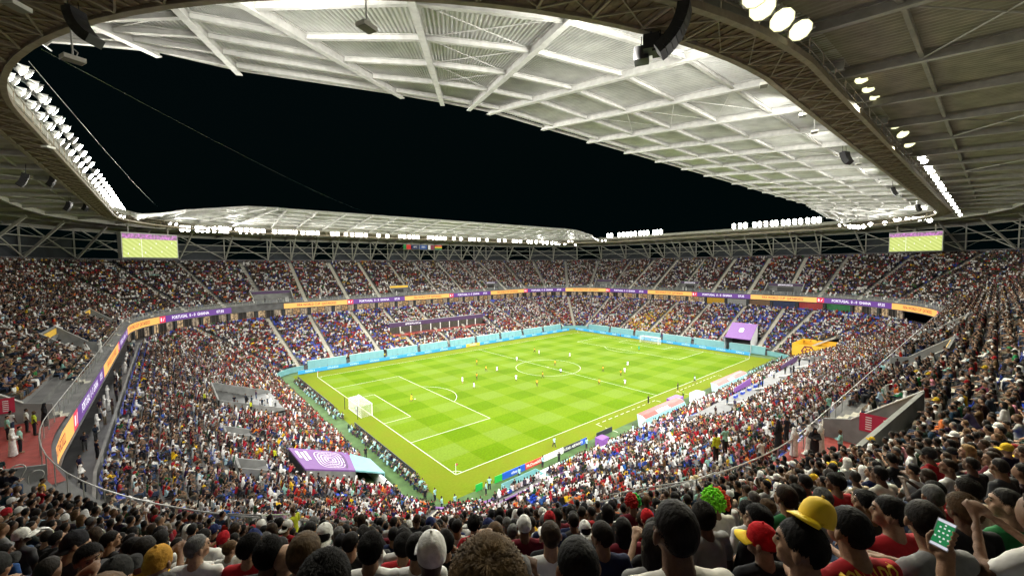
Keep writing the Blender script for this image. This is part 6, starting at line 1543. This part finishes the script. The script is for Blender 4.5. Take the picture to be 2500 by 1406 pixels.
for i, (u, v, k) in enumerate(GH): stander(u, v, 0, (i*1.7) % 6.28, k, (.62, .34, .02), (.10, .10, .02), label='footballer in a yellow shirt and dark shorts %s on the pitch' % {'stand': 'standing', 'run': 'running', 'walk': 'walking'}[k], group='footballers in yellow', legs='shorts', skin=SKINS[4])
stander(1004, 981, 0, -.4, 'run', (.75, .55, .03), (.75, .55, .03), label='goalkeeper all in yellow with a ball near the nearer goal', legs='shorts'); stander(1560, 856, 0, 3.4, 'arms', (.02, .42, .24), (.02, .42, .24), label='goalkeeper all in green near the far goal', legs='shorts')
stander(1369, 914, 0, 1., 'run', (.45, .50, .62), (.012, .012, .015), label='referee in a pale shirt and black shorts near the centre circle', legs='shorts'); stander(1696, 934, 0, 1.5, 'walk', (.45, .50, .62), (.012, .012, .015), label='assistant referee in a pale shirt on the bench side line', legs='shorts')
stander(1655, 952, 0, 1.9, 'point', (.012, .012, .014), (.012, .012, .014), label='coach in black pointing from the touchline'); stander(1583, 985, 0, 1.4, 'arms', (.012, .012, .014), (.012, .012, .014), label='coach in black standing with hands together at the touchline')
stander(1668, 970, 0, 1.6, 'stand', (.25, .42, .05), (.012, .012, .014), label='substitute in a green bib by the purple cart'); stander(939, 874, 0, -1.5, 'run', (.7, .6, .03), (.012, .012, .014), label='assistant referee in yellow on the far touchline')
MT = (.35, .62, .62)
for u, v, k, f in ((1062, 1223, 'stand', 2.), (1079, 1245, 'arms', 2.4), (1111, 1240, 'stand', 1.8), (1187, 1208, 'stand', 2.2), (1195, 1195, 'arms', 1.), (1268, 1170, 'stand', 1.5), (1325, 1140, 'stand', 1.6), (1353, 1092, 'walk', 1.4), (1432, 1095, 'stand', 1.5), (1545, 1060, 'stand', 1.7), (870, 1140, 'arms', .4), (1025, 1200, 'arms', 2.4), (870, 1010, 'stand', 0.), (915, 1100, 'stand', .3)):
    stander(u, v, 0, f, k, MT, (.02, .02, .03), label='pitch-side worker in a pale turquoise bib %s on the turf' % ('with hands together' if k == 'arms' else 'standing' if k == 'stand' else 'walking'), group='workers in turquoise bibs')
for u, v, k in ((1038, 1225, 'stand'), (1256, 1200, 'stand'), (1365, 1130, 'arms'), (893, 1118, 'stand'), (860, 1140, 'stand')): stander(u, v, 0, 1.2, k, (.012, .012, .015), (.012, .012, .015), label='steward in black standing on the turf by the corner', group='stewards in black')
# people standing in the bench side vomitory and stewards on the terraces
for u, v, key, top, hd, sh, lb in ((1858, 1135, 'arms', 'tee', 'short', (.66, .64, .58), 'man in a white t-shirt and black trousers standing in the vomitory'), (1938, 1105, 'stand', 'robe', 'scarf', 'white', 'man in a white robe and headscarf beside the red floor'), (1975, 1098, 'arms', 'robe', 'scarf', (.70, .68, .62), 'man in an off-white robe and headscarf turning to his neighbour'), (2003, 1095, 'standL', 'robe', 'scarf', (.6, .6, .58), 'man in a grey-white robe at the end of the group'), (1900, 1085, 'stand', 'robe', 'scarf', (.012, .012, .014), 'woman in a black robe behind the robed men'), (1920, 1070, 'stand', 'tee', 'short', (.02, .02, .03), 'man in dark clothes behind the robed men'), (2022, 1010, 'stand', 'tee', 'short', (.28, .55, .46), 'steward in a mint green shirt by the grey wall'), (1770, 1100, 'arms', 'tee', 'short', (.28, .55, .46), 'steward in a mint green shirt beside the yellow vest'), (1748, 1118, 'stand', 'sleeved', 'short', (.55, .62, .03), 'steward in a bright yellow vest on the bench side walkway')):
    stander(u, v+8, 17.36, 1.2, key, sh, (.015, .015, .02), hd, lb, None, top=top, hat=(.7, .7, .68) if sh != (.012, .012, .014) else (.012, .012, .014))
for u, v, sh, lb in ((85, 1062, (.45, .56, .03), 'steward in a yellow vest on the red floor of the vomitory'), (66, 1055, (.6, .62, .58), 'man in a pale shirt beside the yellow vest on the red floor'), (110, 1040, (.012, .012, .015), 'woman in a black robe by the grey vomitory wall'), (20, 1075, (.28, .52, .44), 'steward in mint green in the doorway'), (50, 1105, (.3, .52, .45), 'steward in mint green facing the stairs')):
    stander(u, v, 17.36, 0.3, 'stand' if 'robe' not in lb else 'stand', sh, (.015, .015, .02), 'short' if 'robe' not in lb else 'scarf', lb, top='tee' if 'robe' not in lb else 'robe', hat=(.012, .012, .014))
p = tier(718, 1290, 1.0); person((p[0], p[1], 17.3+.606*(cam_off(*p[:2])-37.3)), 2.2, 'arms', 'sleeved', 'short', shirt=(.60, .66, .03), pants=(.01, .01, .012), label='steward standing in a bright yellow vest by the stair parapet')
p = tier(680, 1275, 1.0); person((p[0], p[1], 17.3+.606*(cam_off(*p[:2])-37.3)), .4, 'standL', 'sleeved', 'full', shirt=(.20, .03, .14), pants=(.01, .01, .012), label='woman in a magenta top standing beside the steward')
for u, v in ((613, 1005), (340, 905), (500, 985), (672, 1130), (1228, 0)):
    if v: q = tlow(u, v); person((q[0], q[1], q[2]), .3, 'stand', 'sleeved', 'short', shirt=(.60, .66, .03), pants=(.01, .01, .012), label='steward in a yellow vest standing among the lower tier crowd', group='stewards in yellow vests')
# ---------------------------------------------------------------- things held or worn on the nearest spectators
ro = HOBJ['man in a red shirt lettered RONALDO in yellow across the back']; bpy.context.view_layer.update()
sh = [c for c in ro.children if c.name.startswith('shirt')][0]; bv = BVHTree.FromPolygons([v.co for v in sh.data.vertices], [tuple(p.vertices) for p in sh.data.polygons])
def on_back(x, y, s=1., z0=.90):
    h = bv.ray_cast(Vector((-x, -1., z0+y)), Vector((0, 1, 0))); q = h[0] if h[0] is not None else Vector((-x, -.1, z0+y)); return (q.x, q.y-.004, q.z)
lettering('RONALDO', .075, lambda x, y: on_back(-x, y, z0=.992), mat('yellow_print', (.80, .52, .05), .7), sh, 'name_lettering', bold=.002, sx=.95)
# yellow cap tipped in front of him
q = Vector(tuple(CAM+ray(1990, 1268)*1.95)); o = bpy.data.objects.new('yellow_cap', add_mats(cap_mesh(type('Q', (), dict(head=V(0, 0, 0), yaw=0, pitch=0)), 'loose_cap'), mat('yellow_cap_cloth', (.78, .52, .01), .7, noise=.1), mat('yellow_cap_brim', (.85, .60, .01), .6, noise=.1))); COL.objects.link(o)
_y = -.85*CR+.35*CU-.2*CF; _z = .42*CR+.9*CU+.1*CF; _z = _z-_y*(_z@_y)/(_y@_y); _y = _y/np.linalg.norm(_y); _z = _z/np.linalg.norm(_z); _x = np.cross(_y, _z); _x, _y, _z = _x*.78, _y*.78, _z*.78
o.matrix_world = Matrix(((_x[0], _y[0], _z[0], q[0]), (_x[1], _y[1], _z[1], q[1]), (_x[2], _y[2], _z[2], q[2]), (0, 0, 0, 1))); tag(o, 'bright yellow cap tipped back in front of the RONALDO shirt', 'cap')
# phone with a line-up on its screen
ph = gz(2302, 1303, 28.52); d = ray(2302, 1303); ph = CAM+d*1.5; o = empty('mobile_phone', tuple(ph)); o.scale = (.75,)*3; zd = Vector(tuple(-d)).to_track_quat('Z', 'Y'); o.rotation_mode = 'QUATERNION'; o.rotation_quaternion = zd@Matrix.Rotation(math.radians(-12), 4, 'Z').to_quaternion()@Matrix.Rotation(math.radians(-14), 4, 'X').to_quaternion()
tag(o, 'white mobile phone showing a green team line-up', 'phone')
mb = MB(); mb.box((-.034, -.070, -.008), (.034, .070, 0)); mb.build('case', mat('phone_case', (.6, .6, .62), .3), o)
mb = MB(); mb.box((-.030, -.052, .0004), (.030, .052, .0014)); mb.build('display', mat('phone_display', (.02, .1, .04), .2, emit=(.02, .20, .07), es=.9), o)
mb = MB()
for r_, n_ in ((-.04, 1), (-.02, 4), (.005, 3), (.028, 3), (.044, 1)):
    for k in range(n_): xx = (k-(n_-1)/2)*.015; mb.box((xx-.0035, r_-.004, .0016), (xx+.0035, r_+.004, .002))
mb.build('display_icons', ledmat('icon_white', (.8, .85, .8), .8), o)
mb = MB(); mb.box((-.030, .054, .0005), (.030, .066, .0014)); mb.box((-.030, -.066, .0005), (.030, -.054, .0014)); mb.build('display_bar', ledmat('bar_white', (.8, .8, .9), .8), o)
# the hand that holds it
hm = MB(); w = V(.05, -.16, -.05); caps(hm, w+V(.06, -.2, -.05), w, .045, .032)
for i, L in enumerate((.0, .012, .024, .036)): caps(hm, V(.036, -.05+.024*i, -.022), V(.041, -.047+.024*i, .004), .0105, .0095, 6); caps(hm, V(.041, -.047+.024*i, .004), V(.030, -.045+.024*i, .012), .0095, .008, 6)
caps(hm, w, V(.03, -.06, -.035), .034, .032); caps(hm, V(.02, -.09, -.03), V(.02, .0, -.03), .028, .026); caps(hm, V(-.02, -.085, -.025), V(-.042, -.04, -.004), .014, .012, 6); caps(hm, V(-.042, -.04, -.004), V(-.034, -.012, .010), .012, .0095, 6)
pw = HOBJ['spectator in a black jacket holding up a phone with a team line-up']
hb = add_mats(fuse(hm, 'holding_hand', .006, 3, .6), SKIN); h = bpy.data.objects.new('holding_hand', hb); COL.objects.link(h); bpy.context.view_layer.update(); h.parent = pw; h.matrix_parent_inverse = Matrix.Identity(4); h.matrix_basis = pw.matrix_world.inverted()@o.matrix_world
h['skin'] = [.30, .165, .095]
